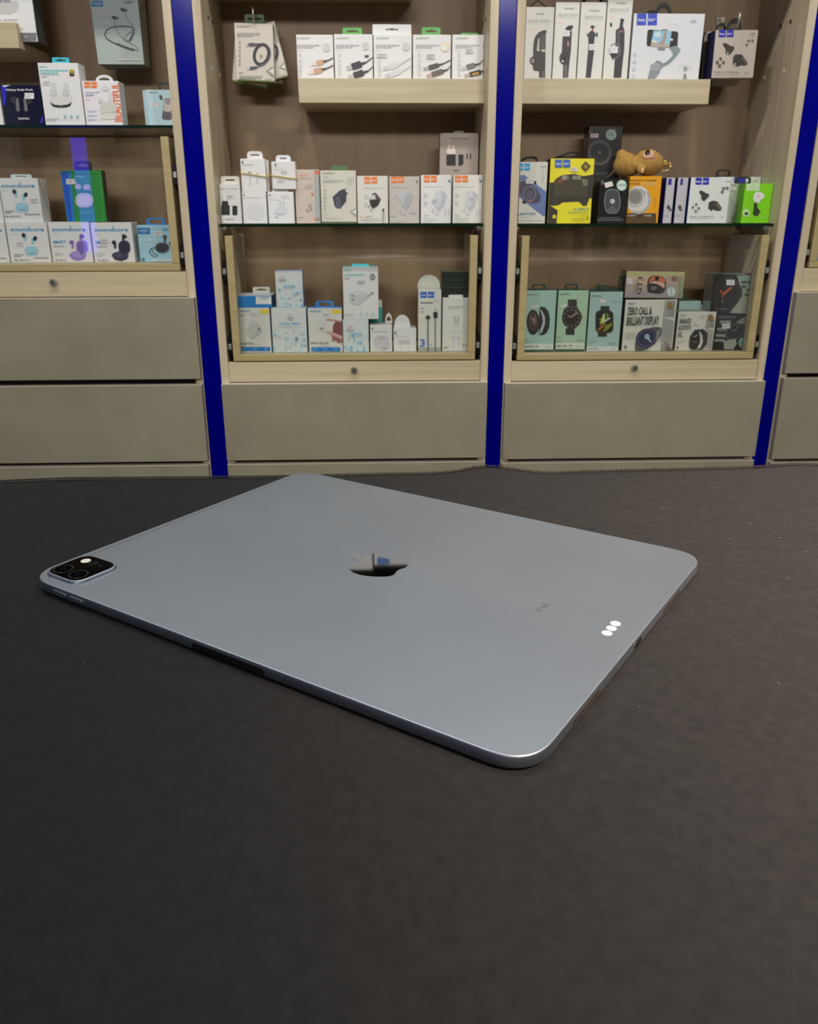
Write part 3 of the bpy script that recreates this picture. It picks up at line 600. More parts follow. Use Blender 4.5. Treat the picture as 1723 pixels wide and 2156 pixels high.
b.rr(1210, 545, 1410, 700, 60, (206, 204, 196)).rr(1215, 680, 1400, 755, 35, (214, 212, 204)).line([(1215, 690), (1400, 660)], 8, (180, 176, 168)).rr(1190, 500, 1240, 560, 22, (210, 206, 200)).ell(1270, 380, 45, 32, (212, 212, 210)).rr(1320, 420, 1345, 530, 10, (212, 212, 208))
for y in (655, 710, 760): b.fine(1062, y-10, 1190, y+12, (150, 150, 190), 2)
b.tab(1150, 215, 1360, (224, 224, 228), 'arch', .3); b.done()
for k, (q, Y, lb) in enumerate((((313, 372, 258, 189), 1.932, 'pale blue phone-accessory box with black hang tab beside the left blue strip'), ((306, 340, 258, 190), 1.985, 'pale blue box standing behind the black-tabbed one, left glass shelf'))):
    b = Box('accessory_box', lb, Y, .04, q, (178, 206, 212), zg, crop='cA', group='pale blue boxes')
    if k == 0:
        b.t('soundcore', 1203, 750, 1270, 738, (40, 50, 54)).sticker(1215, 822, 1275, 858, (222, 218, 212)).rr(1315, 795, 1395, 965, 22, (120, 100, 92), rot=6).rr(1322, 805, 1385, 900, 16, (196, 186, 176), rot=6).rr(1308, 905, 1375, 965, 14, (90, 84, 96), rot=6).rr(1335, 808, 1372, 842, 8, (150, 140, 134), rot=6).ell(1298, 785, 12, 22, (80, 70, 62), rot=-20)
        b.tab(1275, 665, 1385, (26, 26, 26), 'loop', .6)
    b.done()

# ---------------- left cabinet, display drawer
XLIM[:] = [XL0+PT+.022, XL1-PT-.022]
zf = iL['floor']; Yd = 1.926
def soundcore_art(b, dx, dy, kind, crop='cB', sticker=True):
    b.c(crop)
    def q(x, y): return (x+dx, y+dy)
    b.t('soundcore', 85+dx, 908+dy, 355+dx, 876+dy, (62, 140, 190)); b.line([q(228, 872), q(244, 866)], 5, (62, 140, 190), 'lettering'); b.fine(97+dx, 925+dy, 140+dx, 936+dy, LG, 1)
    if kind == 'blue':
        for x, y, f in ((205, 950, -1), (265, 975, 1)):
            b.rr(x-12+dx, y-15+dy, x+12+dx, y+35+dy, 11, (150, 198, 216)); b.ell(x + (-14 if f < 0 else 18)+dx, y-10+dy, 16, 20, (32, 38, 42), rot=20*f)
        b.rr(200+dx, 1028+dy, 308+dx, 1105+dy, 30, (160, 202, 220)); b.line([q(202, 1062), q(306, 1062)], 3, (130, 175, 196)); b.fine(232+dx, 1078+dy, 280+dx, 1090+dy, (70, 90, 100), 1)
        b.fine(115+dx, 1088+dy, 195+dx, 1115+dy, GRY, 2); b.t('BL-50i-P-C', 122+dx, 1146+dy, 245+dx, 1132+dy, (110, 110, 112)); b.fine(275+dx, 1112+dy, 395+dx, 1130+dy, GRY, 1)
        if sticker: b.sticker(134+dx, 992+dy, 188+dx, 1026+dy, (214, 210, 212))
    else:
        c1, c2, c3 = ((148, 128, 196), (120, 100, 172), (164, 146, 208)) if kind == 'purple' else ((52, 50, 74), (36, 34, 54), (72, 70, 96))
        b.t('SMART', 92+dx, 1006+dy, 195+dx, 982+dy, (70, 150, 200)); b.fine(97+dx, 1022+dy, 185+dx, 1036+dy, GRY, 1)
        b.rr(278+dx, 980+dy, 372+dx, 1090+dy, 38, c1, rot=-6); b.ell(318+dx, 1036+dy, 30, 44, c2, rot=-8); b.ell(292+dx, 1100+dy, 68, 32, c1); b.poly([q(226, 1102), q(360, 1102), q(345, 1132), q(300, 1146), q(250, 1136)], c1); b.ell(298+dx, 1094+dy, 52, 20, c3); b.ell(322+dx, 1080+dy, 16, 18, c2)
        b.rr(306+dx, 930+dy, 326+dx, 985+dy, 9, c1); b.ell(325+dx, 945+dy, 22, 14, c2, rot=25); b.rr(242+dx, 995+dy, 260+dx, 1045+dy, 8, c1); b.ell(242+dx, 995+dy, 18, 16, c2)
        b.fine(105+dx, 1078+dy, 170+dx, 1110+dy, LG, 3); b.t('BL-50i-P-C', 115+dx, 1146+dy, 200+dx, 1132+dy, (110, 110, 112))
b = Box('earbud_box', 'white earbud box cut by the left picture edge, lower row of the glass drawer', Yd, .05, (-64, 21.5, 554, 468), WH, zf, group='white earbud boxes'); soundcore_art(b, -338, 4, 'blue'); b.done()
b = Box('earbud_box', 'white box picturing light blue earbuds, lower row of the left glass drawer', Yd, .05, (24, 109.5, 554, 468), WH, zf, group='white earbud boxes'); soundcore_art(b, 0, 0, 'blue'); b.done()
s2 = b
b = Box('earbud_box', 'white box picturing purple earbuds and open purple case, left glass drawer', Yd, .05, (112, 197.5, 554, 467.5), WH, zf, group='white earbud boxes'); soundcore_art(b, 336, 0, 'purple'); b.done()
s3 = b
b = Box('earbud_box', 'white box picturing dark navy earbuds and open navy case, left glass drawer', Yd, .05, (200, 286, 554, 468.5), WH, zf, group='white earbud boxes'); soundcore_art(b, 678, 2, 'navy'); b.sticker(812, 968, 875, 1005, (214, 208, 214)); b.done()
b = Box('speaker_box', 'pale blue earphone box with blue hang tab, right end of the left glass drawer', Yd+.004, .045, (296, 372, 554, 474), (160, 204, 220), zf, crop='cB')
b.rect(1112, 880, 1212, 930, (40, 110, 165), sk=-3).t('soundcore', 1124, 908, 1196, 892, (190, 215, 230)).fine(1145, 915, 1180, 922, (150, 190, 215), 1).sticker(1245, 905, 1305, 945, (216, 216, 216)).t('POWERFUL', 1128, 995, 1265, 968, (196, 218, 226)).t('SOUND', 1135, 1028, 1235, 1003, (196, 218, 226)).fine(1310, 880, 1385, 905, (110, 150, 165), 2)
b.rr(1256, 1002, 1362, 1078, 34, (52, 52, 54)).ring(1309, 1040, 56, 42, 7, (110, 125, 128)).ell(1330, 955, 16, 20, (66, 66, 68)).rr(1322, 960, 1340, 1000, 8, (80, 84, 86)).ell(1378, 1005, 15, 18, (66, 66, 68)).line([(1256, 1035), (1215, 1050), (1205, 1075), (1220, 1100), (1260, 1112), (1275, 1100), (1240, 1085), (1222, 1050)], 8, (90, 110, 116)).fine(1225, 1130, 1395, 1152, (214, 222, 216), 1).ell(1156, 1135, 14, 14, (90, 130, 145))
b.tab(1180, 798, 1325, (44, 132, 206), 'loop', .35); b.done()
b = Box('earbud_box', 'white box picturing light blue earbuds with white hang tab, upper row', Yd+.006, .05, (10.5, 92, 467, 375), WH, s2.z1+.0003, group='white earbud boxes'); soundcore_art(b, -75, -352, 'blue', sticker=False); b.sticker(246, 640, 308, 678, (214, 208, 212)); b.tab(84, 448, 252, (214, 226, 226), 'slot', .5, .4); b.done()
b = Box('earbud_box', 'white earbud box cut by the left picture edge, upper row of the glass drawer', Yd+.006, .05, (-80, 9, 467, 375), WH, s2.z1+.0003, group='white earbud boxes'); soundcore_art(b, -400, -352, 'blue'); b.done()
b = Box('earbud_box', 'green and blue earbud box with black hang tab standing on white boxes', Yd+.006, .028, (141, 226, 467, 358.5), (38, 140, 52), s3.z1+.0003, side=(46, 44, 40), crop='cB')
b.poly([(545, 828), (605, 828), (570, 425), (485, 425)], (24, 120, 200)).poly([(555, 822), (582, 822), (548, 430), (492, 430)], (20, 80, 190)).rect(600, 425, 815, 440, (44, 180, 64)).text('jellico', (610, 474), (688, 474), (608, 460), (150, 210, 160)).rr(607, 600, 752, 716, 52, (186, 188, 184)).ell(680, 660, 56, 40, (202, 204, 200)).ell(630, 548, 26, 22, (176, 182, 176)).ell(700, 552, 30, 24, (176, 182, 176)).ell(612, 520, 10, 18, (150, 160, 152), rot=-30).ell(722, 570, 16, 10, (150, 160, 152), rot=30).sticker(535, 486, 605, 528, (216, 214, 214)).t('ZCLIP+', 645, 768, 740, 748, (90, 180, 110)).line([(835, 828), (812, 425)], 9, (54, 170, 66))
b.tab(592, 340, 735, (26, 26, 24), 'euro', .6); b.done()

# ---------------- middle cabinet, hanging cable packs
XLIM[:] = [XM0+PT+.001, XM1-PT-.001]
def acefast_hang(b, dx, dy):
    b.c('eB'); b.text('ACEFAST', (290+dx, 484+dy), (570+dx, 488+dy), (300+dx, 446+dy), (120, 124, 100)); b.fine(300+dx, 596+dy, 790+dx, 692+dy, (150, 146, 140), 3, fill=.6); b.fine(305+dx, 710+dy, 390+dx, 726+dy, GRY, 1)
    for y in (800, 895, 985, 1080, 1175, 1270): b.ell(355+dx, y+dy, 22, 26, (150, 150, 142)).fine(318+dx, y+28+dy, 392+dx, y+42+dy, (165, 162, 156), 1)
    b.ring(820+dx, 1060+dy, 150, 215, 62, (44, 42, 52), rot=14); b.ring(845+dx, 1062+dy, 165, 222, 16, (110, 110, 122), rot=14, a0=-80, a1=70); b.line([(820+dx, 842+dy), (700+dx, 845+dy), (640+dx, 855+dy)], 34, (58, 56, 64)); b.poly([(530+dx, 820+dy), (680+dx, 815+dy), (690+dx, 890+dy), (550+dx, 890+dy)], (86, 82, 88)); b.rect(490+dx, 830+dy, 535+dx, 885+dy, (190, 188, 186))
    b.line([(900+dx, 1270+dy), (780+dx, 1310+dy), (700+dx, 1340+dy)], 26, (110, 112, 122)); b.poly([(570+dx, 1325+dy), (720+dx, 1312+dy), (735+dx, 1360+dy), (610+dx, 1392+dy), (575+dx, 1380+dy)], (80, 78, 84)); b.rect(512+dx, 1340+dy, 572+dx, 1382+dy, (200, 198, 194)); b.rr(780+dx, 1060+dy, 840+dx, 1120+dy, 12, (150, 156, 140))
    b.fine(335+dx, 1440+dy, 430+dx, 1468+dy, (110, 112, 104), 1); b.fine(345+dx, 1510+dy, 840+dx, 1595+dy, (170, 170, 162), 4, fill=.6); b.t('C1-01', 895+dx, 1610+dy, 1040+dx, 1580+dy, (110, 106, 100))
hx = U(533, 40, 2.0)
cab_hang = [([(498.5, 170), (578.5, 173.5), (574, 51), (493, 47.5)], 1.995, .024, 'front white cable box with green base hanging on the left hook'), ([(577, 169), (607, 161.5), (578, 44), (546, 52)], 2.021, .024, 'tilted white cable box with green base, hanging right behind the front one'), ([(489, 171), (560, 188), (568, 64), (496, 50)], 2.047, .022, 'white cable box with green base, hanging left behind the front one'), ([(520, 184), (594, 178), (586, 60), (512, 64)], 2.071, .022, 'rearmost white cable box with green base on the left hook')]
for k, (q, Y, dp, lb) in enumerate(cab_hang):
    b = Box('cable_box', lb, Y, dp, q, (212, 204, 192), bottom=(74, 92, 34), side=(196, 194, 180), crop='eB', group='hanging cable boxes')
    b.c('px')
    (ax, ay), (bx2, by2) = q[0], q[1]
    b.poly([(ax, ay), (bx2, by2), (bx2, by2-3.2), (ax, ay-3.2)], (86, 108, 40)); b.c('eB')
    if k == 0:
        acefast_hang(b, 0, 0); b.line([(1065, 1335), (930, 1415), (1085, 1545)], 20, (92, 120, 60)).poly([(985, 1410), (1050, 1370), (1085, 1400), (1085, 1500)], (226, 226, 222)).tab(455, 205, 870, (48, 92, 34), 'slot', .5, .15, hole=1.3)
    if k == 1:
        b.line([(1085, 850), (1140, 920), (1150, 1050), (1120, 1170)], 55, (44, 42, 52)).line([(1165, 900), (1190, 1040), (1150, 1180), (1095, 1240)], 18, (120, 120, 126)).line([(1300, 1240), (1200, 1340), (1360, 1400)], 20, (92, 120, 60)).poly([(1235, 1335), (1290, 1290), (1355, 1380)], (226, 226, 222)).text('C1-01', (1190, 1535), (1335, 1510), (1186, 1510), (110, 106, 100))
    if k in (2, 3): b.ell(640 if k == 2 else 900, 1705 if k == 2 else 1810, 40, 12, (150, 160, 140))
    b.done()
def hook(lb, px, py, y0, par=None):
    p = U(px, py, y0); t_ = thing('display_hook', lb, 'hook', (p.x, 2.1, p.z)); off = tuple(t_.location)
    tube('wire', [(p.x, 2.116, p.z-.016), (p.x, y0+.02, p.z-.016), (p.x, y0+.006, p.z-.012), (p.x, y0, p.z-.002), (p.x, y0-.001, p.z+.012)], .0022, CHROME, t_, off); boxm('wall_plate', p.x-.012, p.x+.012, 2.1165, 2.1195, p.z-.04, p.z+.005, CHROME, t_, off)
hook('chrome hook holding the green-based cable boxes, middle cabinet', 533, 30, 1.982)
# ---------------- middle cabinet, wooden shelf: five cable boxes
zs_ = shM['floor']; Ys = 1.9665
def acefast_box(b, x0):     # shared printed layout, x0 = left edge in crop dA
    b.c('dA'); b.text('ACEFAST', (x0+22, 164), (x0+130, 164), (x0+28, 148), (150, 160, 130)); b.fine(x0+215, 150, x0+300, 156, (215, 215, 214), 1); b.fine(x0+25, 205, x0+215, 240, (176, 176, 176), 2, fill=.7); b.fine(x0+25, 250, x0+70, 260, (200, 200, 200), 1)
    for y in (290, 335, 375, 410, 445): b.ell(x0+52, y, 13, 13, (206, 206, 202)).fine(x0+35, y+16, x0+72, y+21, (216, 216, 214), 1)
def plug(b, x, y, ang, ln, wd, col, tip, cable, cl=200):
    c_, s_ = math.cos(math.radians(ang)), -math.sin(math.radians(ang))
    def q(a, t): return (x + a*c_ - t*s_, y + a*s_ + t*c_)
    b.poly([q(-45, -wd*.32), q(0, -wd*.32), q(0, wd*.32), q(-45, wd*.32)], tip); b.poly([q(0, -wd/2), q(ln, -wd/2), q(ln+8, 0), q(ln, wd/2), q(0, wd/2)], col)
    b.poly([q(ln, -wd*.22), q(ln+40, -wd*.14), q(ln+40, wd*.14), q(ln, wd*.22)], cable); b.poly([q(ln+40, -5), q(ln+cl, -5), q(ln+cl, 5), q(ln+40, 5)], cable)
five = [((627, 704, 165, 73), 72, 'cable box picturing rose-gold plugs, leftmost on the middle wooden shelf'), ((705.5, 786, 165, 72), 390, 'cable box picturing black USB plugs with green hang tab, middle wooden shelf'),
        ((787.5, 867.5, 165, 72), 710, 'cable box picturing white plugs with tall white hang tab, middle wooden shelf'), ((869.5, 949, 165, 73), 1032, 'cable box with round holographic sticker and green hang tab, middle wooden shelf'), ((951.5, 1030.5, 165, 73), 1352, 'cable box picturing a clear plug, rightmost on the middle wooden shelf')]
for k, (q, x0, lb) in enumerate(five):
    b = Box('cable_box', lb, Ys + (.0 if k % 2 else .001), .026, q, (228, 228, 226), zs_, bottom=(96, 120, 84), group='cable boxes on the middle wooden shelf'); acefast_box(b, x0)
    if k == 0:
        b.ell(335, 228, 32, 36, (214, 206, 196)); plug(b, 255, 358, 14, 55, 42, (206, 168, 140), (226, 214, 204), (70, 68, 70), 130); plug(b, 235, 425, 14, 65, 46, (200, 160, 132), (226, 214, 204), (70, 68, 70), 150)
        b.c('px'); b.rect(628, 199, 645, 207, (96, 120, 84)); b.c('dA')
    if k == 1:
        b.ell(650, 220, 28, 34, (204, 206, 200)); plug(b, 540, 388, 18, 78, 56, (56, 54, 58), (190, 188, 186), (60, 58, 60), 170); plug(b, 555, 458, 18, 80, 52, (56, 54, 58), (190, 188, 186), (60, 58, 60), 150); b.rect(642, 292, 675, 308, (60, 58, 58), sk=4); b.tab(465, 70, 622, (96, 178, 88), 'euro', .5, .25)
    if k == 2:
        b.ell(975, 222, 30, 34, (206, 208, 206)); plug(b, 835, 392, 20, 90, 44, (214, 214, 214), (196, 196, 196), (216, 216, 216), 160); plug(b, 850, 450, 20, 90, 44, (212, 212, 212), (194, 194, 194), (214, 214, 214), 140); b.sticker(738, 278, 822, 312, (208, 206, 210)); b.tab(706, 42, 1020, (228, 228, 226), 'euro', .4, .14, hole=.55)
    if k == 3:
        b.ell(1292, 225, 36, 40, (230, 216, 190)).ell(1288, 228, 22, 26, (236, 232, 220)); plug(b, 1160, 395, 16, 80, 40, (84, 78, 76), (170, 166, 162), (66, 62, 62), 150); plug(b, 1185, 450, 18, 90, 44, (110, 96, 90), (190, 166, 156), (66, 62, 62), 130); b.sticker(1140, 282, 1210, 322, (206, 202, 204)); b.tab(1105, 66, 1255, (96, 178, 88), 'euro', .5, .2)
    if k == 4:
        b.ell(1615, 215, 26, 32, (212, 212, 204)); plug(b, 1465, 392, 16, 68, 44, (120, 116, 116), (200, 200, 200), (70, 66, 66), 150); plug(b, 1490, 450, 14, 90, 42, (70, 58, 44), (180, 176, 170), (70, 66, 66), 120); b.poly([(1510, 440), (1560, 428), (1566, 445), (1515, 455)], (206, 150, 50)); b.sticker(1455, 244, 1520, 276, (206, 204, 208)); b.tab(1420, 112, 1560, (96, 178, 88), 'euro', .8, .3)
    b.done()

# ---------------- middle cabinet, glass shelf
zg = iM['glass']; Yg = 1.927; GA = (216, 216, 216)
def fruit(b, x, y, s, col=(130, 130, 130)): b.ell(x, y, s, s*1.05, col); b.ell(x+s*.3, y-s*1.4, s*.3, s*.5, col, rot=30)
b = Box('charger_box', 'white box picturing a black plug and adapter, far left of the middle glass shelf', Yg, .035, (460.5, 510.5, 471, 387.5), WH, zg, crop='eC')
b.t('Adapter Charger', 140, 722, 408, 706, (120, 120, 116)).fine(225, 752, 300, 766, LG, 1).sticker(245, 795, 345, 855, (216, 208, 212)).poly([(172, 945), (182, 940), (182, 882), (268, 882), (270, 935), (290, 945), (292, 1078), (176, 1078)], (30, 29, 34)).rect(188, 800, 194, 880, (176, 176, 172)).rect(256, 850, 262, 880, (176, 176, 172)).rr(328, 948, 398, 1080, 16, (30, 29, 34)).t('SAMSUNG', 230, 1146, 345, 1126, (140, 140, 132)).tab(158, 536, 424, (222, 222, 214), 'slot', .4, .3, hole=.9).done()
b = Box('charger_box', 'small plain white charger box, lower row, second from the left on the middle glass shelf', Yg, .045, (513, 564, 471, 404.5), (228, 228, 226), zg, crop='eC'); fruit(b, 486, 800, 13, (150, 150, 130)); b.fine(480, 828, 715, 845, (190, 190, 188), 1).fine(545, 905, 630, 920, (205, 205, 205), 1).poly([(530, 1000), (580, 940), (700, 930), (760, 980), (770, 1080), (700, 1150), (560, 1130), (520, 1060)], GA).line([(555, 1045), (590, 1060)], 8, (196, 196, 196)).done(); g2 = b
b = Box('charger_box', 'small white charger box picturing a pronged plug, lower row of the middle glass shelf', Yg, .045, (566.5, 621, 471, 404), (230, 230, 230), zg, crop='eC'); fruit(b, 850, 805, 13); b.fine(850, 840, 900, 855, LG, 1).fine(850, 862, 990, 876, (205, 205, 205), 1).sticker(1005, 795, 1115, 845, (222, 220, 222), LG)
for x in (985, 1035): b.rr(x, 885, x+22, 925, 6, (200, 200, 200))
b.poly([(930, 1000), (985, 935), (1055, 935), (1100, 1010), (1085, 1060), (1000, 1075), (915, 1055)], (214, 214, 216)).ell(948, 1102, 22, 16, (204, 204, 206)).tab(880, 725, 1110, (230, 230, 230), 'plain', .3, .3).done(); g3 = b
for k in range(2):
    b = Box('cable_box', ['white cable box with rubber band, upper row, left on the middle glass shelf', 'white cable box tucked behind the banded one, upper row of the middle glass shelf'][k], Yg+.001+.02*k, .018, [(509.5, 562, 402, 334), (516, 568.5, 402, 337)][k], (228, 228, 224), g2.z1+.0003, crop='eC', group='banded white cable boxes')
    if k == 0: fruit(b, 470, 345, 15, (120, 120, 116)); b.fine(468, 368, 625, 388, (170, 170, 168), 1).rr(545, 470, 590, 500, 8, (160, 160, 158)).rr(662, 485, 692, 515, 8, (190, 190, 186)).rr(560, 505, 585, 680, 8, (204, 204, 202)).rr(665, 520, 690, 640, 8, (204, 204, 202)).tab(528, 188, 748, (226, 226, 226), 'slot', .6, .5)
    b.done(); g4 = b if k == 0 else g4
b = Box('cable_box', 'white cable box with rubber band, upper row, right of two on the middle glass shelf', Yg+.001, .03, (574, 624.5, 402, 340), (224, 224, 220), g3.z1+.0055, crop='eC', group='banded white cable boxes'); fruit(b, 928, 380, 16, (130, 136, 116)); b.fine(915, 408, 955, 420, (180, 180, 178), 1).fine(915, 435, 1050, 448, (200, 200, 198), 1)
for x in (1025, 1070): b.ring(x, 485, 14, 20, 7, (150, 150, 150))
b.sticker(955, 585, 1055, 625, (214, 206, 206)).tab(930, 242, 1140, (226, 226, 230), 'slot', .5, .5, hole=.8).done(); g5 = b
# little shim of folded flap between the two rows is the lower box's own tab; rubber bands are things of their own
def band(lb, bx_, pts, crop='eC'):
    ox, oy, k = CROPS[crop]; f = [U(ox+x*k, oy+y*k, bx_.Y-.0018) for x, y in pts]; bk = [Vector((p.x, bx_.Y+bx_.d+.0225 if bx_ is g4 else bx_.Y+bx_.d+.0016, p.z)) for p in reversed(f)]
    f[0].x, f[-1].x = bx_.x0-.0016, (bx_.x1+.0016 if bx_ is g5 else bx_.x1+.0085); bk[0].x, bk[-1].x = f[-1].x, f[0].x
    tag(tube('rubber_band', f + bk, .0011, mat((206, 180, 84), .5), None, (0, 0, 0), 8, True), lb, 'rubber band', 'yellow rubber bands')
band('yellow rubber band round the left upper white cable boxes', g4, [(430, 495), (560, 505), (690, 530), (790, 545), (858, 520)])
band('yellow rubber band round the right upper white cable box', g5, [(880, 530), (980, 540), (1100, 560), (1228, 572)])
b = Box('charger_box', 'beige box with orange print and grey side stripe, middle glass shelf', Yg+.012, .04, (624.5, 676, 470, 357), (206, 192, 180), zg, crop='eC', bev=.0004)
b.poly([(1490, 1195), (1568, 1195), (1540, 440), (1462, 440)], (170, 176, 170)).text('OTRAVEL', (1240, 548), (1390, 540), (1238, 512), (226, 160, 130)).fine(1245, 562, 1430, 578, (150, 140, 134), 1).rr(1478, 458, 1535, 515, 18, (224, 110, 64)).ell(1445, 790, 20, 20, (224, 124, 80)).ell(1493, 1135, 20, 18, (224, 116, 70)).ell(1530, 1138, 14, 14, (110, 124, 124))
b.poly([(1335, 665), (1440, 640), (1440, 700), (1345, 715)], (186, 172, 164)).ell(1410, 940, 26, 26, (170, 164, 156)).ell(1375, 1015, 20, 24, (160, 154, 148)).ell(1425, 995, 18, 22, (160, 154, 148)).fine(1245, 1105, 1340, 1120, (170, 158, 150), 1).done()
b = Box('charger_box', 'white box picturing a black cube charger, green base and tab, middle glass shelf', Yg, .04, (677.5, 752, 471, 359), (212, 209, 196), zg, crop='fE', bottom=(84, 100, 56))
b.rect(300, 1090, 980, 1140, (88, 104, 60)).text('ACEFAST', (335, 232), (560, 232), (345, 200), (140, 150, 116)).t('Wall', 345, 304, 445, 270, (160, 164, 150)).fine(345, 330, 720, 392, (186, 186, 180), 3, fill=.65).fine(345, 425, 430, 438, GRY, 1)
b.ring(842, 352, 62, 62, 8, (170, 176, 160)).poly([(842, 395), (805, 325), (880, 325)], (180, 186, 172)).poly([(525, 640), (660, 520), (745, 495), (770, 560), (770, 720), (665, 850), (600, 845), (560, 810)], (60, 58, 72)).poly([(560, 650), (650, 630), (675, 840), (610, 840), (575, 790)], (84, 84, 98)).poly([(525, 640), (560, 650), (580, 810), (560, 812)], (34, 34, 42)).rr(770, 560, 790, 600, 6, (40, 40, 48)).rr(765, 482, 800, 496, 5, (170, 170, 172)).ell(590, 800, 8, 8, (80, 160, 130))
for y in (500, 575, 640, 705, 775, 840): b.ell(380, y, 24, 24, (190, 190, 182)).fine(350, y+24, 425, y+34, (200, 200, 194), 1)
b.line([(965, 840), (850, 915), (965, 1000)], 15, (96, 126, 76)).poly([(895, 915), (940, 890), (965, 920), (965, 965)], (230, 230, 226)).ring(385, 950, 34, 30, 8, (180, 184, 174)).fine(360, 1000, 740, 1035, (196, 196, 190), 2).tab(495, 75, 790, (74, 112, 62), 'slot', .5, .15, hole=0.01).done()
def hoco_charger(lb, q, kind, ax, ay, col, Y=Yg):
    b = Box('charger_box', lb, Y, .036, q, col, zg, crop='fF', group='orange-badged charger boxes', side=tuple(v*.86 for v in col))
    def s(x, y): return (x+ax, y+ay)
    b.hoco(620+ax, 822+ay, 825+ax, 930+ay, (234, 128, 50)); b.text('QUICK', s(615, 1010), s(705, 1006), s(615, 992), (150, 150, 150)); b.fine(715+ax, 994+ay, 915+ax, 1008+ay, (180, 180, 180), 1); b.ell(1022+ax, 910+ay, 25, 26, (176, 178, 176)); b.ell(1022+ax, 912+ay, 12, 14, (80, 84, 82)); b.fine(975+ax, 850+ay, 1040+ax, 870+ay, (196, 196, 196), 1)
    for y in (1120, 1245): b.ell(645+ax, y+ay, 28, 22, (196, 198, 200)); b.fine(615+ax, y+30+ay, 690+ax, y+60+ay, (204, 206, 206), 2)
    if kind == 'cube':
        b.poly([s(790, 1110), s(830, 1065), s(900, 1055), s(985, 1130), s(935, 1290), s(865, 1370), s(780, 1290)], (206, 208, 212)); b.poly([s(900, 1055), s(985, 1130), s(935, 1290), s(865, 1370), s(830, 1330), s(905, 1200)], (190, 192, 198)); b.rr(745+ax, 1330+ay, 785+ax, 1400+ay, 14, (204, 204, 206), rot=20); b.rr(805+ax, 1370+ay, 845+ax, 1450+ay, 14, (204, 204, 206), rot=20)
        for x in (950, 1000): b.rr(x+ax, 1340+ay, x+24+ax, 1450+ay, 6, (200, 202, 202)); b.rect(x+8+ax, 1450+ay, x+16+ax, 1560+ay, (206, 208, 208))
    elif kind == 'arm':
        b.poly([s(700, 1070), s(880, 1055), s(970, 1110), s(900, 1290), s(840, 1345), s(760, 1200), s(700, 1130)], (190, 190, 192)); b.poly([s(880, 1080), s(970, 1110), s(900, 1290), s(840, 1345), s(810, 1260)], (172, 174, 178)); b.rr(740+ax, 1310+ay, 780+ax, 1390+ay, 14, (190, 190, 192), rot=20); b.rr(800+ax, 1350+ay, 840+ax, 1430+ay, 14, (190, 190, 192), rot=20); b.rr(935+ax, 1330+ay, 1010+ax, 1410+ay, 12, (186, 188, 188))
    b.t('CHARGE', 610+ax, 1462+ay, 700+ax, 1445+ay, (150, 158, 140)); b.fine(615+ax, 1480+ay, 830+ax, 1545+ay, (206, 208, 206), 4)
    return b
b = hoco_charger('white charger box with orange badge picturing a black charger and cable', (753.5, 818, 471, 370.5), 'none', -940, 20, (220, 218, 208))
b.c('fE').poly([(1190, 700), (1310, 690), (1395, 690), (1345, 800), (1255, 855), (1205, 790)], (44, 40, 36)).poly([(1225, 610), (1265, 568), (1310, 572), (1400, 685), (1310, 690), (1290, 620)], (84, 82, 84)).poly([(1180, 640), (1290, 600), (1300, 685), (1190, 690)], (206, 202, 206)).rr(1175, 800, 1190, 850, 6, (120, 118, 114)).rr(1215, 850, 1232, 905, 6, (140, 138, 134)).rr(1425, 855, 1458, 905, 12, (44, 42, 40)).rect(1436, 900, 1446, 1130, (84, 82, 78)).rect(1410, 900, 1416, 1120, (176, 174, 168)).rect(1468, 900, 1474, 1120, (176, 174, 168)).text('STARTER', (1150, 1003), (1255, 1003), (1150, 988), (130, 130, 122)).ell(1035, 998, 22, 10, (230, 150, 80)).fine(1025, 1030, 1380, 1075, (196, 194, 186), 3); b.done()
b = hoco_charger('charger box with shade painted into its cream tone, orange badge and angled plug', (820, 883.5, 471, 371.5), 'arm', -515, 8, (196, 190, 180), Yg+.004); b.done()  # carton colour darkened to hold the shade on this box
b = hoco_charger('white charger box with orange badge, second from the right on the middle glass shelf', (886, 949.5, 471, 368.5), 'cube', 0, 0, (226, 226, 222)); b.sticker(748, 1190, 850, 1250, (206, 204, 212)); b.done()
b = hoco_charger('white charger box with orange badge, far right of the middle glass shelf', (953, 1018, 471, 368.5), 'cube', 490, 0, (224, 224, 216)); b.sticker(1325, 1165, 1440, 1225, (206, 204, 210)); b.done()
b = Box('charger_box', 'grey rounded charger box picturing black adapters, standing behind the orange-badged boxes', 2.0, .035, (925, 1006, 400, 280), (168, 156, 146), zg, crop='fF', r=.006, side=(120, 112, 104))
b.t('TRAVEL CHARGER', 1030, 255, 1330, 228, (84, 76, 70)).fine(1060, 278, 1290, 294, (130, 120, 112), 1).rect(975, 490, 1122, 665, (30, 28, 30)).rr(980, 400, 1122, 480, 20, (226, 212, 198)).rect(1000, 340, 1035, 405, (214, 200, 188)).rect(1065, 340, 1102, 405, (214, 200, 188)).poly([(1165, 665), (1220, 665), (1245, 630), (1245, 490), (1165, 490)], (28, 26, 30)).rr(1290, 330, 1380, 430, 30, (158, 150, 142)).rect(1292, 475, 1312, 560, (34, 32, 34)).rect(1345, 475, 1365, 560, (34, 32, 34)).rect(1296, 560, 1308, 630, (150, 142, 136)).rect(1349, 560, 1361, 630, (150, 142, 136)).t('MAX', 1090, 752, 1180, 728, (70, 64, 60)).tab(1090, 115, 1250, (120, 112, 104), 'plain', .5, .3).done()

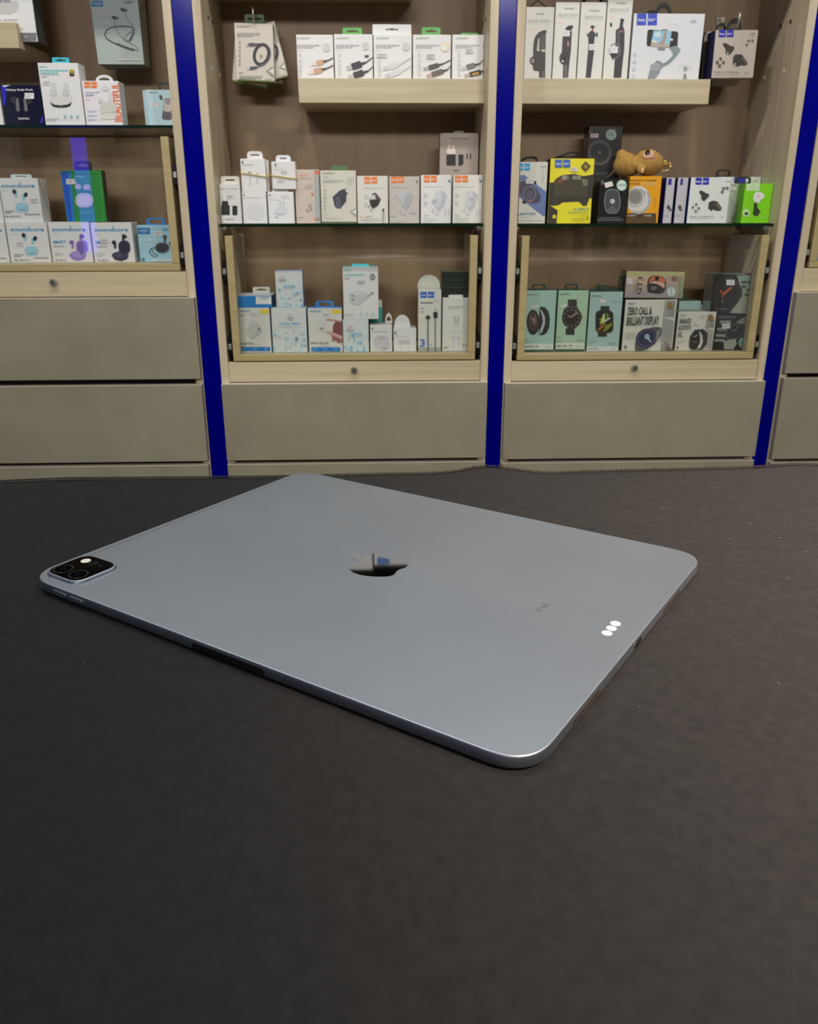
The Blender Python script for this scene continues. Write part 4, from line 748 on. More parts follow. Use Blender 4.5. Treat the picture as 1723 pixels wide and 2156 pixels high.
# ---------------- middle cabinet, display drawer
XLIM[:] = [XM0+PT+.022, XM1-PT-.022]
zf = iM['floor']; Yd = 1.928; IV = (214, 214, 206); DB = (120, 185, 220)
def dots(b, x0, y0, x1, y1, n, seed):
    r_ = random.Random(seed)
    for k in range(n):
        x, y = r_.uniform(x0, x1), y1 - (y1-y0)*r_.random()**1.6; rr_ = r_.uniform(5, 14); c_ = r_.choice(((176, 208, 222), (190, 214, 222), (110, 178, 216), (196, 216, 222)))
        b.ell(x, y, rr_, rr_*r_.uniform(.9, 1.5), c_, n=10, rot=r_.uniform(-40, 40))
    return b
b = Box('charger_box', 'ivory charger box with yellow flash picturing a white charger, far left of the middle drawer', Yd, .04, (502.5, 573, 744, 648), IV, zf, crop='dG', side=(150, 180, 190), group='ivory charger boxes')
b.t('ANKER', 112, 630, 248, 604, (80, 150, 190)).fine(115, 655, 205, 685, (150, 150, 146), 2).sticker(252, 640, 322, 680, (206, 200, 202), (180, 170, 176)).rect(370, 600, 480, 645, (226, 200, 60)).poly([(210, 830), (270, 720), (330, 740), (395, 850), (290, 935), (240, 920), (215, 870)], (196, 196, 192)).poly([(330, 740), (395, 850), (290, 935), (265, 930), (350, 820)], (182, 182, 178)).ell(352, 825, 16, 12, (110, 110, 108)).t('ADAPTOR', 135, 1000, 290, 975, (110, 112, 108)).fine(290, 995, 365, 1010, (190, 190, 184), 1).rr(145, 1025, 482, 1072, 14, (20, 116, 190))
for x in (190, 310, 435): b.fine(x-22, 1035, x+25, 1060, (130, 185, 220), 2, 'lettering')
b.done(); d1 = b
b = Box('charger_box', 'ivory and pale blue dotted box with wide blue lettering, lower row of the middle drawer', Yd, .04, (575.5, 648.5, 744, 648), (212, 218, 214), zf, crop='dG', side=(150, 190, 205), group='ivory charger boxes')
dots(b, 520, 800, 895, 1090, 60, 3).t('ANKER', 580, 772, 708, 742, (130, 190, 216)).t('NANO', 722, 772, 815, 742, (70, 160, 216)).sticker(672, 648, 742, 690, (208, 204, 202), (180, 174, 176)).rr(762, 915, 796, 955, 15, (80, 160, 205)).line([(778, 895), (778, 950)], 6, (90, 150, 180)).done(); d2 = b
b = Box('charger_box', 'ivory box picturing a hand holding a charger, with blue top flap and tab, middle drawer', Yd, .04, (651.5, 722.5, 744, 648), IV, zf, crop='dG', side=(110, 170, 200), top=(30, 104, 190), group='ivory charger boxes')
b.t('ANKER', 925, 634, 1060, 608, (80, 150, 190)).rect(1182, 605, 1296, 648, (226, 200, 60)).sticker(1080, 645, 1155, 682, (206, 200, 204)).rr(1015, 740, 1130, 850, 22, (204, 204, 196)).rr(1045, 805, 1085, 832, 8, (150, 150, 146))
b.poly([(1105, 715), (1150, 705), (1300, 730), (1300, 770), (1200, 730), (1120, 728)], (176, 140, 130)).poly([(1296, 745), (1220, 735), (1190, 790), (1190, 860), (1296, 905)], (126, 74, 68)).poly([(1115, 850), (1150, 845), (1300, 900), (1300, 965), (1200, 905), (1130, 875)], (196, 160, 152)).poly([(1170, 890), (1300, 940), (1300, 975), (1250, 985), (1220, 950), (1180, 965), (1185, 925)], (150, 100, 94)).t('NANO CUBE 3.0W', 935, 992, 1145, 968, (110, 112, 108)).fine(1040, 1000, 1160, 1014, (190, 190, 184), 1).rr(945, 1028, 1278, 1076, 14, (20, 116, 190))
for x in (990, 1112, 1230): b.fine(x-28, 1040, x+28, 1062, (130, 185, 220), 2, 'lettering')
b.poly([(905, 585), (1292, 585), (1292, 572), (905, 572)], (30, 104, 190)).tab(995, 505, 1200, (30, 140, 220), 'loop', .2, .4, th=.002).done(); d3 = b
b = Box('charger_box', 'pale blue dotted box under the tall white plug box, middle drawer', Yd, .04, (723.5, 777.5, 744, 672.5), (208, 218, 216), zf, crop='dH', side=(150, 190, 200), group='ivory charger boxes')
dots(b, 85, 880, 350, 1095, 48, 5).t('ANKER', 150, 888, 285, 858, (130, 185, 212)).sticker(108, 780, 190, 830, (210, 200, 200), (200, 160, 156)).done(); d4 = b
b = Box('charger_box', 'low white box picturing a grey cube charger, right of the dotted boxes, middle drawer', Yd, .05, (780, 826.5, 744, 684), (218, 220, 216), zf, crop='dH', side=(180, 184, 180)); fruit(b, 400, 820, 12, (120, 120, 116)); b.fine(395, 845, 570, 862, (170, 170, 168), 1).poly([(420, 930), (500, 890), (590, 920), (600, 1030), (540, 1070), (440, 1050), (412, 1000)], (196, 196, 200)).poly([(420, 930), (500, 890), (590, 920), (520, 945)], (184, 184, 188)).ell(545, 1040, 36, 18, (176, 176, 182)).tab(545, 640, 625, (216, 218, 214), 'arch', .7).done(); d5 = b
b = Box('cable_box', 'low white box with rounded flap picturing a pronged plug, middle drawer', Yd, .05, (829, 877, 744, 691), (224, 224, 222), zf, crop='dH', side=(190, 192, 188)); fruit(b, 662, 868, 14, (140, 140, 138)); b.fine(660, 892, 700, 902, LG, 1).fine(660, 905, 800, 918, (200, 200, 198), 1).rr(695, 945, 830, 990, 22, (196, 196, 202))
for x in (715, 800): b.rect(x, 990, x+22, 1095, (212, 212, 212))
b.tab(648, 660, 830, (226, 226, 224), 'arch2', .35, .5, hole=0).done()
b = Box('cable_box', 'tall white cable box with arched top, blue badge and numeral 3, middle drawer', Yd, .034, (880.5, 928.5, 744, 610), (216, 218, 208), zf, crop='dH', side=(200, 204, 190))
b.hoco(945, 400, 1102, 470, (60, 104, 190)).fine(945, 515, 1085, 535, (110, 110, 106), 1, fill=.8).sticker(1090, 475, 1155, 520, (208, 206, 210), (190, 186, 196)).fine(945, 575, 980, 600, GRY, 1).fine(945, 615, 980, 640, GRY, 1)
b.poly([(1000, 690), (1030, 660), (1060, 690), (1045, 720), (1018, 720)], (54, 52, 50)).rect(1022, 715, 1038, 1085, (110, 108, 104)).rr(1092, 625, 1140, 700, 12, (50, 48, 46)).rect(1098, 580, 1132, 628, (196, 196, 190)).rect(1106, 700, 1120, 1085, (120, 118, 112)).t('3', 940, 1022, 998, 935, (60, 120, 196)).fine(1015, 990, 1075, 1015, (150, 180, 210), 1).rect(915, 1030, 1172, 1090, (160, 164, 160)).rect(1022, 1030, 1038, 1088, (100, 98, 96)).rect(1106, 1030, 1120, 1088, (100, 98, 96)).line([(890, 690), (960, 715), (1160, 715)], 5, (220, 190, 180))
b.tab(912, 205, 1172, (204, 206, 194), 'arch2', .85, .5, hole=0).done()
b = Box('cable_box', 'tall white box picturing a braided cable, right end of the middle drawer', Yd, .044, (931, 993, 744, 627), (220, 222, 214), zf, crop='dH', side=(190, 194, 184)); b.fine(1260, 560, 1440, 600, (176, 178, 174), 2)
for x in (1325, 1365): b.rr(x, 675, x+20, 710, 6, (180, 180, 182))
b.rr(1325, 715, 1385, 775, 12, (190, 192, 198)).poly([(1300, 860), (1325, 775), (1385, 775), (1408, 860)], (212, 214, 212)).ell(1320, 925, 20, 24, (196, 196, 198)).ell(1378, 925, 20, 24, (196, 196, 198)).rect(1305, 945, 1335, 1085, (210, 210, 212)).rect(1365, 945, 1395, 1085, (210, 210, 212)).fine(1205, 1018, 1270, 1050, (150, 150, 140), 2).ell(1435, 1005, 14, 18, (180, 180, 176)).ell(1470, 1005, 10, 18, (180, 180, 176)).tab(1265, 435, 1430, (224, 224, 220), 'plain', .2, .3).done(); d8 = b
zz = d8.z1 + .004
for k, nm in enumerate(('bottom', 'middle', 'top')):
    y0 = (626, 608.5, 591)[k]; y1 = (609, 591.5, 572)[k]; Y = Yd+.012
    b = Box('flat_box', 'dark green flat box, %s of the stack of three in the middle drawer' % nm, Y, .05, (930.5, 991.5, y0, y1), (44, 52, 46), zz, group='dark green flat boxes', side=(36, 42, 36), top=(92, 98, 90), rough=.25, crop='dH')
    zz = b.z1 + .0004; yv = (425, 340, 255)[k]; b.ring(1495, yv, 9, 9, 4, (120, 128, 120)).line([(1210, yv+15), (1480, yv+12)], 4, (80, 90, 84)).done()
b = Box('accessory_box', 'blue and white flat box with white hang tab lying on the far left ivory box', Yd, .075, (499, 573, 644, 623), (36, 128, 200), d1.z1+.0003, top=(214, 222, 224), side=(30, 100, 170), crop='dG'); b.rect(318, 455, 495, 540, (222, 226, 224)).t('ANKER', 350, 478, 465, 462, (70, 74, 74)).fine(380, 488, 440, 500, GRY, 1).tab(280, 345, 475, (206, 206, 194), 'euro', .9, .2).done()
b = Box('charger_box', 'pale blue dotted box standing on the ivory dotted box, middle drawer', Yd+.003, .036, (582.5, 640, 645, 570), (212, 218, 216), d2.z1+.0003, crop='dG', side=(120, 150, 200), top=(130, 150, 210), group='ivory charger boxes'); dots(b, 565, 350, 855, 565, 44, 8).t('ANKER', 632, 352, 768, 322, (110, 175, 210)).sticker(575, 215, 655, 260, (210, 206, 206), (190, 180, 184)).done()
b = Box('charger_box', 'tall white plug box with turquoise tab standing on a dotted box, middle drawer', Yd+.002, .04, (724, 798, 671, 562), (222, 224, 220), d4.z1+.0003, crop='dH', side=(196, 200, 196), top=(110, 200, 206))
b.t('ORICO', 80, 168, 160, 148, (50, 176, 176)).fine(335, 155, 445, 168, LG, 1).fine(85, 198, 315, 216, (130, 200, 200), 1, fill=.8).fine(85, 222, 190, 232, (170, 210, 210), 1).t('HCP-B', 85, 262, 140, 246, (110, 110, 110)).ell(402, 232, 32, 38, (120, 120, 118)).ring(402, 232, 16, 18, 6, (206, 206, 206)).sticker(232, 272, 318, 316, (200, 194, 202))
b.poly([(135, 420), (200, 380), (290, 385), (345, 420), (340, 480), (260, 545), (190, 545), (145, 510)], (198, 200, 200)).poly([(135, 420), (200, 380), (290, 385), (345, 420), (240, 440)], (208, 210, 210)).rr(165, 432, 195, 458, 8, (150, 152, 154)).rr(165, 480, 195, 504, 8, (150, 152, 154)).line([(340, 455), (400, 415)], 10, (150, 150, 150)).ell(400, 412, 12, 12, (120, 120, 120))
for x in (275, 335, 405): b.ell(x, 640, 12, 22, (170, 216, 210)).fine(x-22, 670, x+22, 680, LG, 1)
b.fine(90, 650, 200, 672, (170, 172, 170), 2).tab(168, 82, 360, (96, 200, 212), 'plain', .3, .4).done()
b = Box('charger_box', 'turquoise and white box peeking out behind the tall plug box, middle drawer', Yd+.044, .03, (745, 805.5, 676, 633), (64, 164, 164), d5.z1+.0003, crop='dH', top=(200, 214, 212)); b.rect(380, 495, 512, 575, (216, 220, 216)).done()

# ---------------- right cabinet, wooden shelf: selfie sticks, gimbal
XLIM[:] = [XR0+PT+.001, XR1-PT-.001]
zs_ = shR['floor']; Ys = 1.9665; CR = (222, 221, 214); DK = (54, 50, 50)
def selfie(lb, q, title, tx, ty, brand, bx_, by_, heart, dep=.05):
    b = Box('selfie_stick_box', lb, Ys, dep, q, CR, zs_, crop='dB', group='selfie stick boxes', side=(206, 204, 186)); b.text(title, (tx[0], ty[1]), (tx[1], ty[1]), (tx[0]+4, ty[0]), (176, 176, 174)); b.fine(tx[0]+20, ty[1]+10, tx[1]-20, ty[1]+24, (206, 204, 202), 1); b.t(brand, bx_[0], by_[1], bx_[1], by_[0], (150, 148, 146))
    hx_, hy = heart; b.poly([(hx_-34, hy-14), (hx_-18, hy-28), (hx_, hy-14), (hx_+18, hy-28), (hx_+34, hy-14), (hx_, hy+26)], (228, 204, 200)); return b
b = selfie('selfie stick box with black string loop, leftmost on the right wooden shelf', (1102.5, 1161, 165, 14.5), 'SELFIE STICK', (135, 460), (275, 320), 'Yesido', (255, 375), (178, 208), (178, 425))
b.poly([(215, 960), (220, 620), (240, 520), (290, 455), (350, 425), (395, 418), (410, 445), (395, 470), (385, 1085), (300, 1085), (300, 995), (230, 985)], (72, 66, 62)).poly([(310, 700), (315, 560), (330, 500), (385, 470), (380, 700)], (92, 88, 86)).poly([(268, 710), (285, 560), (305, 520), (300, 680), (310, 715)], (206, 200, 194)).rect(335, 690, 385, 725, (210, 200, 170)).ell(215, 850, 46, 58, (58, 54, 52)).ell(212, 850, 26, 36, (150, 146, 142)).rect(345, 990, 372, 1085, (110, 104, 102)).fine(120, 1060, 180, 1080, (200, 200, 196), 1)
b.cord([(175, 92), (240, 40), (285, 5), (340, 50), (390, 92)], .0011, (40, 36, 32), .5, 'string_loop').done()
b = selfie('selfie stick box with white price sticker over the clamp, second on the right shelf', (1162.5, 1213, 165, 4.5), 'SELFIE STICK', (570, 840), (190, 235), 'Yesido', (645, 790), (102, 130), (600, 318))
b.poly([(630, 1085), (640, 870), (615, 760), (630, 510), (690, 480), (750, 430), (760, 430), (745, 720), (725, 870), (705, 1085)], (66, 62, 64)).poly([(660, 410), (700, 362), (760, 350), (780, 375), (745, 430), (690, 420)], (50, 48, 46)).ell(650, 815, 66, 90, (48, 46, 48)).ring(650, 815, 44, 62, 10, (92, 90, 92)).ell(630, 855, 16, 14, (206, 204, 204)).rect(690, 575, 722, 650, (150, 120, 116)).rect(650, 900, 690, 1085, (108, 102, 104)).sticker(632, 425, 730, 508, (226, 224, 224), (196, 190, 196)).done()
b = selfie('tripod stand box with price sticker on the pole, third on the right shelf', (1214.5, 1267.5, 165, 4.5), 'TRIPOD STAND', (930, 1195), (222, 270), 'Yesido', (1000, 1145), (132, 162), (955, 335))
b.poly([(950, 1085), (985, 700), (990, 560), (985, 480), (1000, 450), (1040, 420), (1080, 455), (1085, 500), (1070, 560), (1070, 700), (1022, 1085)], (62, 60, 64)).poly([(1010, 375), (1045, 350), (1090, 378), (1060, 390), (1050, 430), (1040, 430), (1035, 392)], (64, 58, 58)).poly([(965, 450), (985, 480), (985, 500), (970, 520)], (80, 78, 78)).poly([(1120, 450), (1085, 470), (1085, 495), (1120, 520)], (80, 78, 78)).rect(1000, 560, 1070, 612, (52, 50, 54)).ell(1045, 430, 10, 16, (170, 70, 76)).sticker(996, 615, 1108, 700, (228, 226, 226), (186, 178, 186)).done()
b = selfie('tallest selfie stick box, fourth from the left on the right wooden shelf', (1269, 1321, 165, -14), 'SELFIE STICK', (1285, 1560), (120, 165), 'Yesido', (1370, 1515), (30, 58), (1315, 248))
b.poly([(1340, 1085), (1365, 700), (1372, 420), (1420, 390), (1435, 300), (1480, 290), (1470, 360), (1495, 430), (1490, 680), (1445, 1085)], (60, 57, 64)).poly([(1430, 270), (1460, 255), (1490, 275), (1470, 330), (1445, 330)], (44, 42, 46)).rect(1395, 430, 1425, 680, (92, 90, 100)).ring(1358, 710, 72, 100, 14, (120, 118, 122)).poly([(1300, 740), (1390, 745), (1360, 800), (1325, 840), (1310, 790)], (46, 44, 46)).rect(1290, 322, 1320, 370, (50, 46, 46)).rect(1410, 425, 1490, 455, (130, 100, 104)).sticker(1288, 650, 1400, 742, (230, 228, 232), (196, 190, 200)).done()
b = Box('gimbal_box', 'wide white box picturing a phone on a grey gimbal, on the right wooden shelf', Ys, .062, (1324.5, 1471.5, 165, 28.5), (222, 223, 226), zs_, crop='fD', side=(196, 196, 200))
b.hoco(200, 268, 608, 512, (50, 76, 190), 8).text('hK200', (1280, 462), (1402, 458), (1285, 408), (150, 150, 200)).sticker(860, 425, 1022, 488, (232, 232, 234), (214, 214, 218)).rr(408, 615, 1030, 950, 46, (36, 36, 36), rot=4).poly([(480, 940), (860, 955), (905, 625), (540, 615)], (150, 196, 216)).poly([(490, 860), (850, 900), (860, 955), (478, 935)], (186, 170, 150)).poly([(500, 800), (640, 840), (560, 860), (500, 850)], (226, 226, 216)).poly([(620, 900), (720, 800), (760, 640), (800, 640), (790, 780), (740, 900)], (170, 150, 140)).ell(905, 800, 24, 24, (230, 230, 230)).ell(620, 700, 70, 50, (206, 226, 226))
b.rr(620, 950, 775, 1010, 18, (140, 144, 146)).rr(700, 590, 820, 622, 10, (130, 136, 140)).poly([(860, 960), (990, 920), (1085, 1000), (1000, 1130), (870, 1270), (760, 1330), (720, 1290), (820, 1230), (930, 1120), (920, 1040)], (130, 146, 148)).poly([(420, 1585), (470, 1400), (480, 1310), (560, 1270), (600, 1220), (700, 1250), (760, 1310), (680, 1400), (640, 1500), (560, 1585)], (136, 142, 150)).poly([(480, 1310), (560, 1270), (680, 1290), (640, 1420), (480, 1420)], (156, 160, 168)).ring(1170, 1420, 115, 120, 6, (190, 196, 200), a0=-20, a1=200).rect(1150, 1345, 1215, 1420, (150, 154, 158)).poly([(1130, 1585), (1150, 1480), (1190, 1480), (1210, 1585)], (140, 142, 146))
for y in (1090, 1240, 1390, 1540): b.ell(165 - (y-1090)*.08, y, 30, 40, (204, 204, 208))
b.tab(585, 55, 925, (22, 22, 30), 'arch', .5, th=.002).done()
b = Box('gimbal_box', 'box hidden behind the gimbal box, showing only its black loop', Ys+.066, .05, (1345, 1460, 165, 40), (206, 206, 210), zs_, crop='fD'); b.tab(385, 195, 620, (16, 16, 16), 'arch', .05).done()
# black band lying over the tripod box
tag(tube('black_strap', [U(x, y, 2.03) for x, y in ((1226, 6), (1236, -4), (1252, -6), (1262, -3), (1270, 5))], .003, BLACK), 'black strap lying across the tops of the selfie stick boxes', 'strap')
# hanging car-holder packs
for k in range(4):
    q = [[(1498.5, 164.5), (1586, 164), (1597.5, 63), (1508, 63)], [(1492, 164), (1575, 164), (1586, 64), (1503, 65)], [(1500, 178), (1557, 177), (1568, 74), (1506, 75)], [(1477, 165), (1555, 165), (1568, 72), (1484, 73)]][k]
    Y = 1.972 + (.0345*k)
    b = Box('holder_box', ['front white car-holder box with blue badge, hanging top right', 'second navy-sided box hanging behind the front one, top right', 'low-hanging grey box behind the front one, top right', 'rearmost navy box on the top-right hook'][k], Y, .0335, q, (188, 178, 166), side=(20, 18, 84), bottom=(150, 146, 150) if k in (0, 2) else (20, 18, 60), crop='fC', group='hanging holder boxes')
    if k == 0:
        b.hoco(645, 640, 960, 795, (26, 26, 160), 6).t('H26', 1330, 728, 1420, 700, (96, 88, 84)).fine(1325, 750, 1420, 775, (140, 132, 126), 1)
        def car(b, f, s=1):
            b.poly([f(730, 930), f(780, 915), f(850, 945), f(890, 985), f(940, 980), f(975, 1010), f(970, 1060), f(930, 1110), f(900, 1150), f(855, 1175), f(835, 1160), f(790, 1140), f(795, 1050), f(745, 980)], (52, 46, 40)); b.poly([f(810, 1110), f(845, 1105), f(855, 1160), f(825, 1150)], (170, 160, 150))
            b.poly([f(965, 1190), f(1030, 1160), f(1140, 1165), f(1180, 1230), f(1255, 1330), f(1255, 1380), f(1190, 1405), f(1120, 1385), f(1040, 1420), f(1005, 1410), f(950, 1370), f(945, 1300)], (50, 45, 40)); b.poly([f(1110, 1240), f(1160, 1240), f(1240, 1340), f(1225, 1370)], (96, 86, 76)); b.poly([f(970, 1350), f(1005, 1345), f(1020, 1410), f(1000, 1405)], (180, 170, 160))
            for x, y in ((685, 1255), (615, 1335), (745, 1335), (665, 1405)): p = f(x, y); b.ell(p[0], p[1], 34*s, 38*s, (110, 102, 92)); b.ell(p[0], p[1], 16*s, 18*s, (60, 54, 50))
            for x, y in ((1280, 870), (1360, 865), (1240, 955)): p = f(x, y); b.ell(p[0], p[1], 28*s, 24*s, (112, 106, 90)); b.ell(p[0], p[1], 12*s, 12*s, (66, 62, 54))
        car(b, lambda x, y: (x, y)); b.text('Smart car holder set', (545, 1550), (1075, 1550), (548, 1520), (120, 110, 104)); b.fine(545, 1580, 1060, 1600, (170, 162, 154), 1).fine(1200, 1530, 1300, 1570, (170, 164, 156), 2)
        b.tab(845, 385, 1160, (22, 22, 22), 'arch', .5, th=.003)
    if k == 1: b.tab(600, 480, 820, (20, 20, 20), 'arch', .5)
    b.done()
hook('chrome hook holding the car-holder boxes, right cabinet', 1557, 40, 1.962)
b = Box('foil_tag', 'small silver foil tag on the hanging car-holder boxes, top right', 2.045, .006, [(1509, 56), (1524, 52), (1527, 36), (1509, 36)], (176, 172, 160), crop='fC', rough=.2, cat='tag'); b.poly([(600, 440), (680, 400), (700, 470), (620, 470)], (120, 116, 104)).poly([(700, 380), (770, 370), (770, 440), (720, 450)], (220, 206, 180)).done()

# ---------------- right cabinet, glass shelf
zg = iR['glass']; Yg = 1.93
b = Box('holder_box', 'white and blue phone-holder box with black loop, far left of the right glass shelf', Yg, .04, (1090.5, 1148, 470, 341), (206, 206, 196), zg, crop='dC', side=(50, 90, 130))
b.hoco(60, 505, 195, 590, (30, 150, 200)).fine(315, 535, 375, 555, (130, 130, 126), 1).poly([(85, 640), (130, 635), (390, 830), (390, 1100), (340, 1100), (70, 890)], (96, 116, 160)).poly([(80, 720), (150, 700), (270, 790), (320, 880), (300, 950), (230, 965), (130, 930), (75, 830)], (66, 66, 84)).ring(190, 850, 70, 80, 16, (110, 110, 124)).ell(190, 860, 44, 50, (86, 84, 96)).ell(200, 930, 26, 18, (150, 100, 110)).poly([(230, 700), (270, 710), (265, 745), (240, 740)], (40, 38, 40)).ell(130, 945, 24, 20, (46, 44, 48)).sticker(150, 680, 238, 735, (214, 210, 212)).text('LIMITLESS', (60, 1092), (262, 1088), (60, 1068), (60, 130, 180)).fine(55, 1110, 180, 1122, (150, 180, 196), 1).fine(60, 1140, 330, 1162, (180, 180, 172), 1)
for y in (590, 620, 655, 685, 715): b.ell(338, y, 12, 13, (190, 190, 184))
b.cord([(105, 490), (110, 465), (160, 440), (230, 438), (275, 455), (270, 490)], .0028, (20, 20, 20), .4).done()
b = Box('gamepad_box', 'bright yellow and black gamepad box with blue badge, right glass shelf', Yg-.004, .05, (1152.5, 1243.5, 470, 334), (226, 216, 30), zg, crop='dC', side=(26, 26, 24))
BKY = (46, 42, 30)
b.poly([(395, 725), (470, 720), (490, 680), (560, 640), (700, 625), (800, 650), (860, 640), (925, 630), (920, 905), (870, 900), (838, 985), (800, 990), (750, 940), (560, 950), (530, 975), (470, 985), (425, 985), (510, 1040), (495, 1195), (375, 1195)], BKY)
b.poly([(470, 700), (560, 660), (780, 655), (850, 700), (850, 880), (470, 880)], (64, 58, 38)).poly([(480, 720), (560, 670), (600, 690), (540, 730)], (120, 70, 44)).poly([(780, 680), (850, 690), (845, 760), (800, 760)], (110, 112, 92)).rr(560, 645, 635, 690, 12, (150, 150, 140)).rr(680, 645, 770, 690, 12, (150, 150, 140)).ell(490, 930, 30, 55, (54, 50, 38)).ell(800, 930, 32, 55, (54, 50, 38)).ell(470, 1110, 22, 24, (206, 196, 40))
for k in range(5): b.rect(600 + k*8, 650, 603 + k*8, 690, (50, 46, 34)); b.rect(700 + k*10, 650, 704 + k*10, 690, (50, 46, 34))
b.hoco(478, 462, 650, 552, (48, 96, 176)).poly([(770, 545), (825, 480), (885, 540), (825, 605)], (96, 80, 30)).ell(825, 543, 44, 44, (80, 64, 26)).ell(825, 543, 24, 24, (150, 130, 40)).sticker(652, 553, 738, 598, (214, 208, 190)).text('ULTIMATE', (685, 1038), (860, 1030), (685, 1016), (60, 140, 150)).fine(620, 1052, 855, 1072, (110, 160, 110), 1).fine(760, 1090, 835, 1110, (190, 180, 40), 1).fine(680, 1125, 855, 1160, (176, 168, 40), 2).rect(842, 1095, 852, 1150, (120, 116, 40))
b.cord([(480, 445), (560, 415), (640, 385), (700, 382), (738, 395), (735, 420), (700, 430), (610, 430), (520, 440)], .002, (20, 20, 20), .4).done()
b = Box('speaker_box', 'tall black box picturing a round speaker, behind on the right glass shelf', 2.01, .05, (1229, 1298, 450, 265.5), (44, 44, 44), zg, crop='dC', side=(50, 34, 32), rough=.25)
b.ring(985, 385, 125, 130, 16, (84, 88, 86)).ring(985, 385, 104, 108, 8, (70, 72, 70)).ring(985, 385, 66, 68, 5, (64, 66, 64)).ell(985, 382, 22, 22, (80, 82, 80)).ell(862, 140, 20, 26, (96, 104, 98)).sticker(882, 168, 972, 215, (196, 180, 174)).ell(1115, 182, 60, 62, (150, 172, 158)).t('1+1=1', 1078, 200, 1148, 160, (60, 90, 74)).rect(1150, 115, 1158, 205, (180, 186, 180)).text('SPEAKER', (930, 632), (1075, 632), (932, 610), (70, 92, 106)).done()
b = Box('speaker_box', 'small glossy black box picturing an oval speaker, in front on the right glass shelf', Yg-.004, .04, (1257, 1316.5, 470, 376.5), (38, 40, 40), zg, crop='dC', side=(16, 18, 28), rough=.15, coat=.4)
ov = [(1060, 830), (1080, 808), (1130, 800), (1180, 808), (1200, 830), (1215, 900), (1218, 960), (1200, 1040), (1175, 1070), (1090, 1070), (1060, 1050), (1042, 980), (1040, 920)]
b.poly(ov, (58, 62, 60)).line(ov, 9, (120, 126, 122), closed=True).ell(1130, 935, 26, 26, (206, 208, 206)).ring(1122, 938, 10, 10, 5, (70, 70, 70)).poly([(1065, 1050), (1130, 975), (1195, 1050), (1175, 1066), (1090, 1066)], (82, 90, 88)).poly([(1038, 728), (1125, 708), (1140, 760), (1052, 785)], (222, 214, 206), 'price_sticker').ell(1235, 755, 62, 66, (60, 120, 96)).ell(1235, 755, 54, 58, (206, 218, 208)).t('1+1=1', 1195, 772, 1282, 732, (40, 96, 76)).ell(1018, 722, 18, 28, (84, 92, 88)).fine(985, 1115, 1225, 1130, (100, 104, 100), 1).text('ELECTRONICS', (965, 1158), (1250, 1158), (968, 1136), (110, 114, 110)).done()
b = Box('magnetic_charger_box', 'orange box picturing a round white device, under the plush toy', Yg+.006, .06, (1318.5, 1385.5, 470, 371), (226, 158, 16), zg, crop='dC', side=(150, 100, 14), rough=.3)
b.rect(1270, 1072, 1625, 1185, (62, 48, 22)).text('MAGNETIC CHARGER', (1330, 710), (1630, 712), (1330, 688), (110, 76, 14)).text('POWER', (1320, 748), (1445, 750), (1320, 728), (96, 64, 12)).rect(1465, 725, 1630, 755, (222, 180, 96)).fine(1480, 732, 1610, 748, (150, 110, 40), 1)
b.ell(1425, 920, 140, 160, (200, 198, 192)).ell(1390, 890, 105, 112, (150, 148, 144)).ring(1390, 885, 92, 100, 10, (216, 214, 208)).ell(1388, 885, 66, 72, (126, 124, 120)).ring(1425, 920, 128, 146, 8, (120, 118, 112), a0=-120, a1=40)
for a in range(-100, 30, 16): r_ = math.radians(a); b.line([(1425 + 108*math.cos(r_), 920 - 124*math.sin(r_)), (1425 + 132*math.cos(r_), 920 - 150*math.sin(r_))], 5, (110, 106, 100))
b.line([(1440, 800), (1490, 830), (1495, 870)], 6, (90, 86, 80)).line([(1610, 900), (1610, 1000)], 6, (180, 120, 10)).text('MAGNETIC', (1275, 1108), (1400, 1108), (1275, 1090), (196, 190, 176)).text('CASE', (1485, 1108), (1570, 1108), (1485, 1088), (196, 190, 176))
for y in (1125, 1145, 1165): b.rect(1280, y, 1600, y+4, (150, 100, 20))
b.done(); t5 = b
def holder_small(b, ax, ay):
    b.c('dD'); f = lambda x, y: (x+ax, y+ay)
    b.poly([f(500, 355), f(520, 345), f(575, 375), f(605, 385), f(600, 410), f(560, 450), f(545, 460), f(520, 430), f(525, 400), f(505, 375)], (52, 50, 46)); b.poly([f(600, 470), f(640, 450), f(690, 460), f(735, 530), f(720, 555), f(680, 555), f(640, 540), f(630, 560), f(592, 530)], (52, 50, 46)); b.poly([f(660, 480), f(690, 475), f(730, 535), f(715, 550)], (100, 94, 84))
    for x, y in ((470, 490), (435, 520), (495, 530), (465, 560)): p = f(x, y); b.ell(p[0], p[1], 18, 19, (196, 196, 190)); b.ell(p[0], p[1], 11, 12, (90, 88, 84))
for k, (q, lb) in enumerate((((1395, 1413.5, 470, 374), 'thin white and navy box, leftmost of the row right of the orange box'), ((1418.5, 1441, 470, 374), 'thin white and navy box, second of the row right of the orange box'))):
    b = Box('holder_box', lb, Yg+.003, .042, q, (188, 184, 190), zg, crop='dD', side=(22, 22, 96), top=(60, 70, 150), group='white and navy holder boxes')
    x0 = (115, 232)[k]; b.poly([(x0+65+k*5, 290), (x0+100, 290), (x0+105, 225), (x0+72+k*10, 225)], (30, 34, 140)); b.ell(x0+70, 520, 18, 22, (70, 66, 66)); b.ell(x0+90-k*10, 545, 14, 16, (90, 86, 84)); b.fine(x0+25, 600, x0+75, 615, GRY, 1).done()
b = Box('holder_box', 'white car-holder box with blue badge and two black holders, right glass shelf', Yg-.003, .045, (1445.5, 1529.5, 470, 373.5), (214, 220, 212), zg, crop='dD', side=(22, 22, 110), group='white and navy holder boxes')
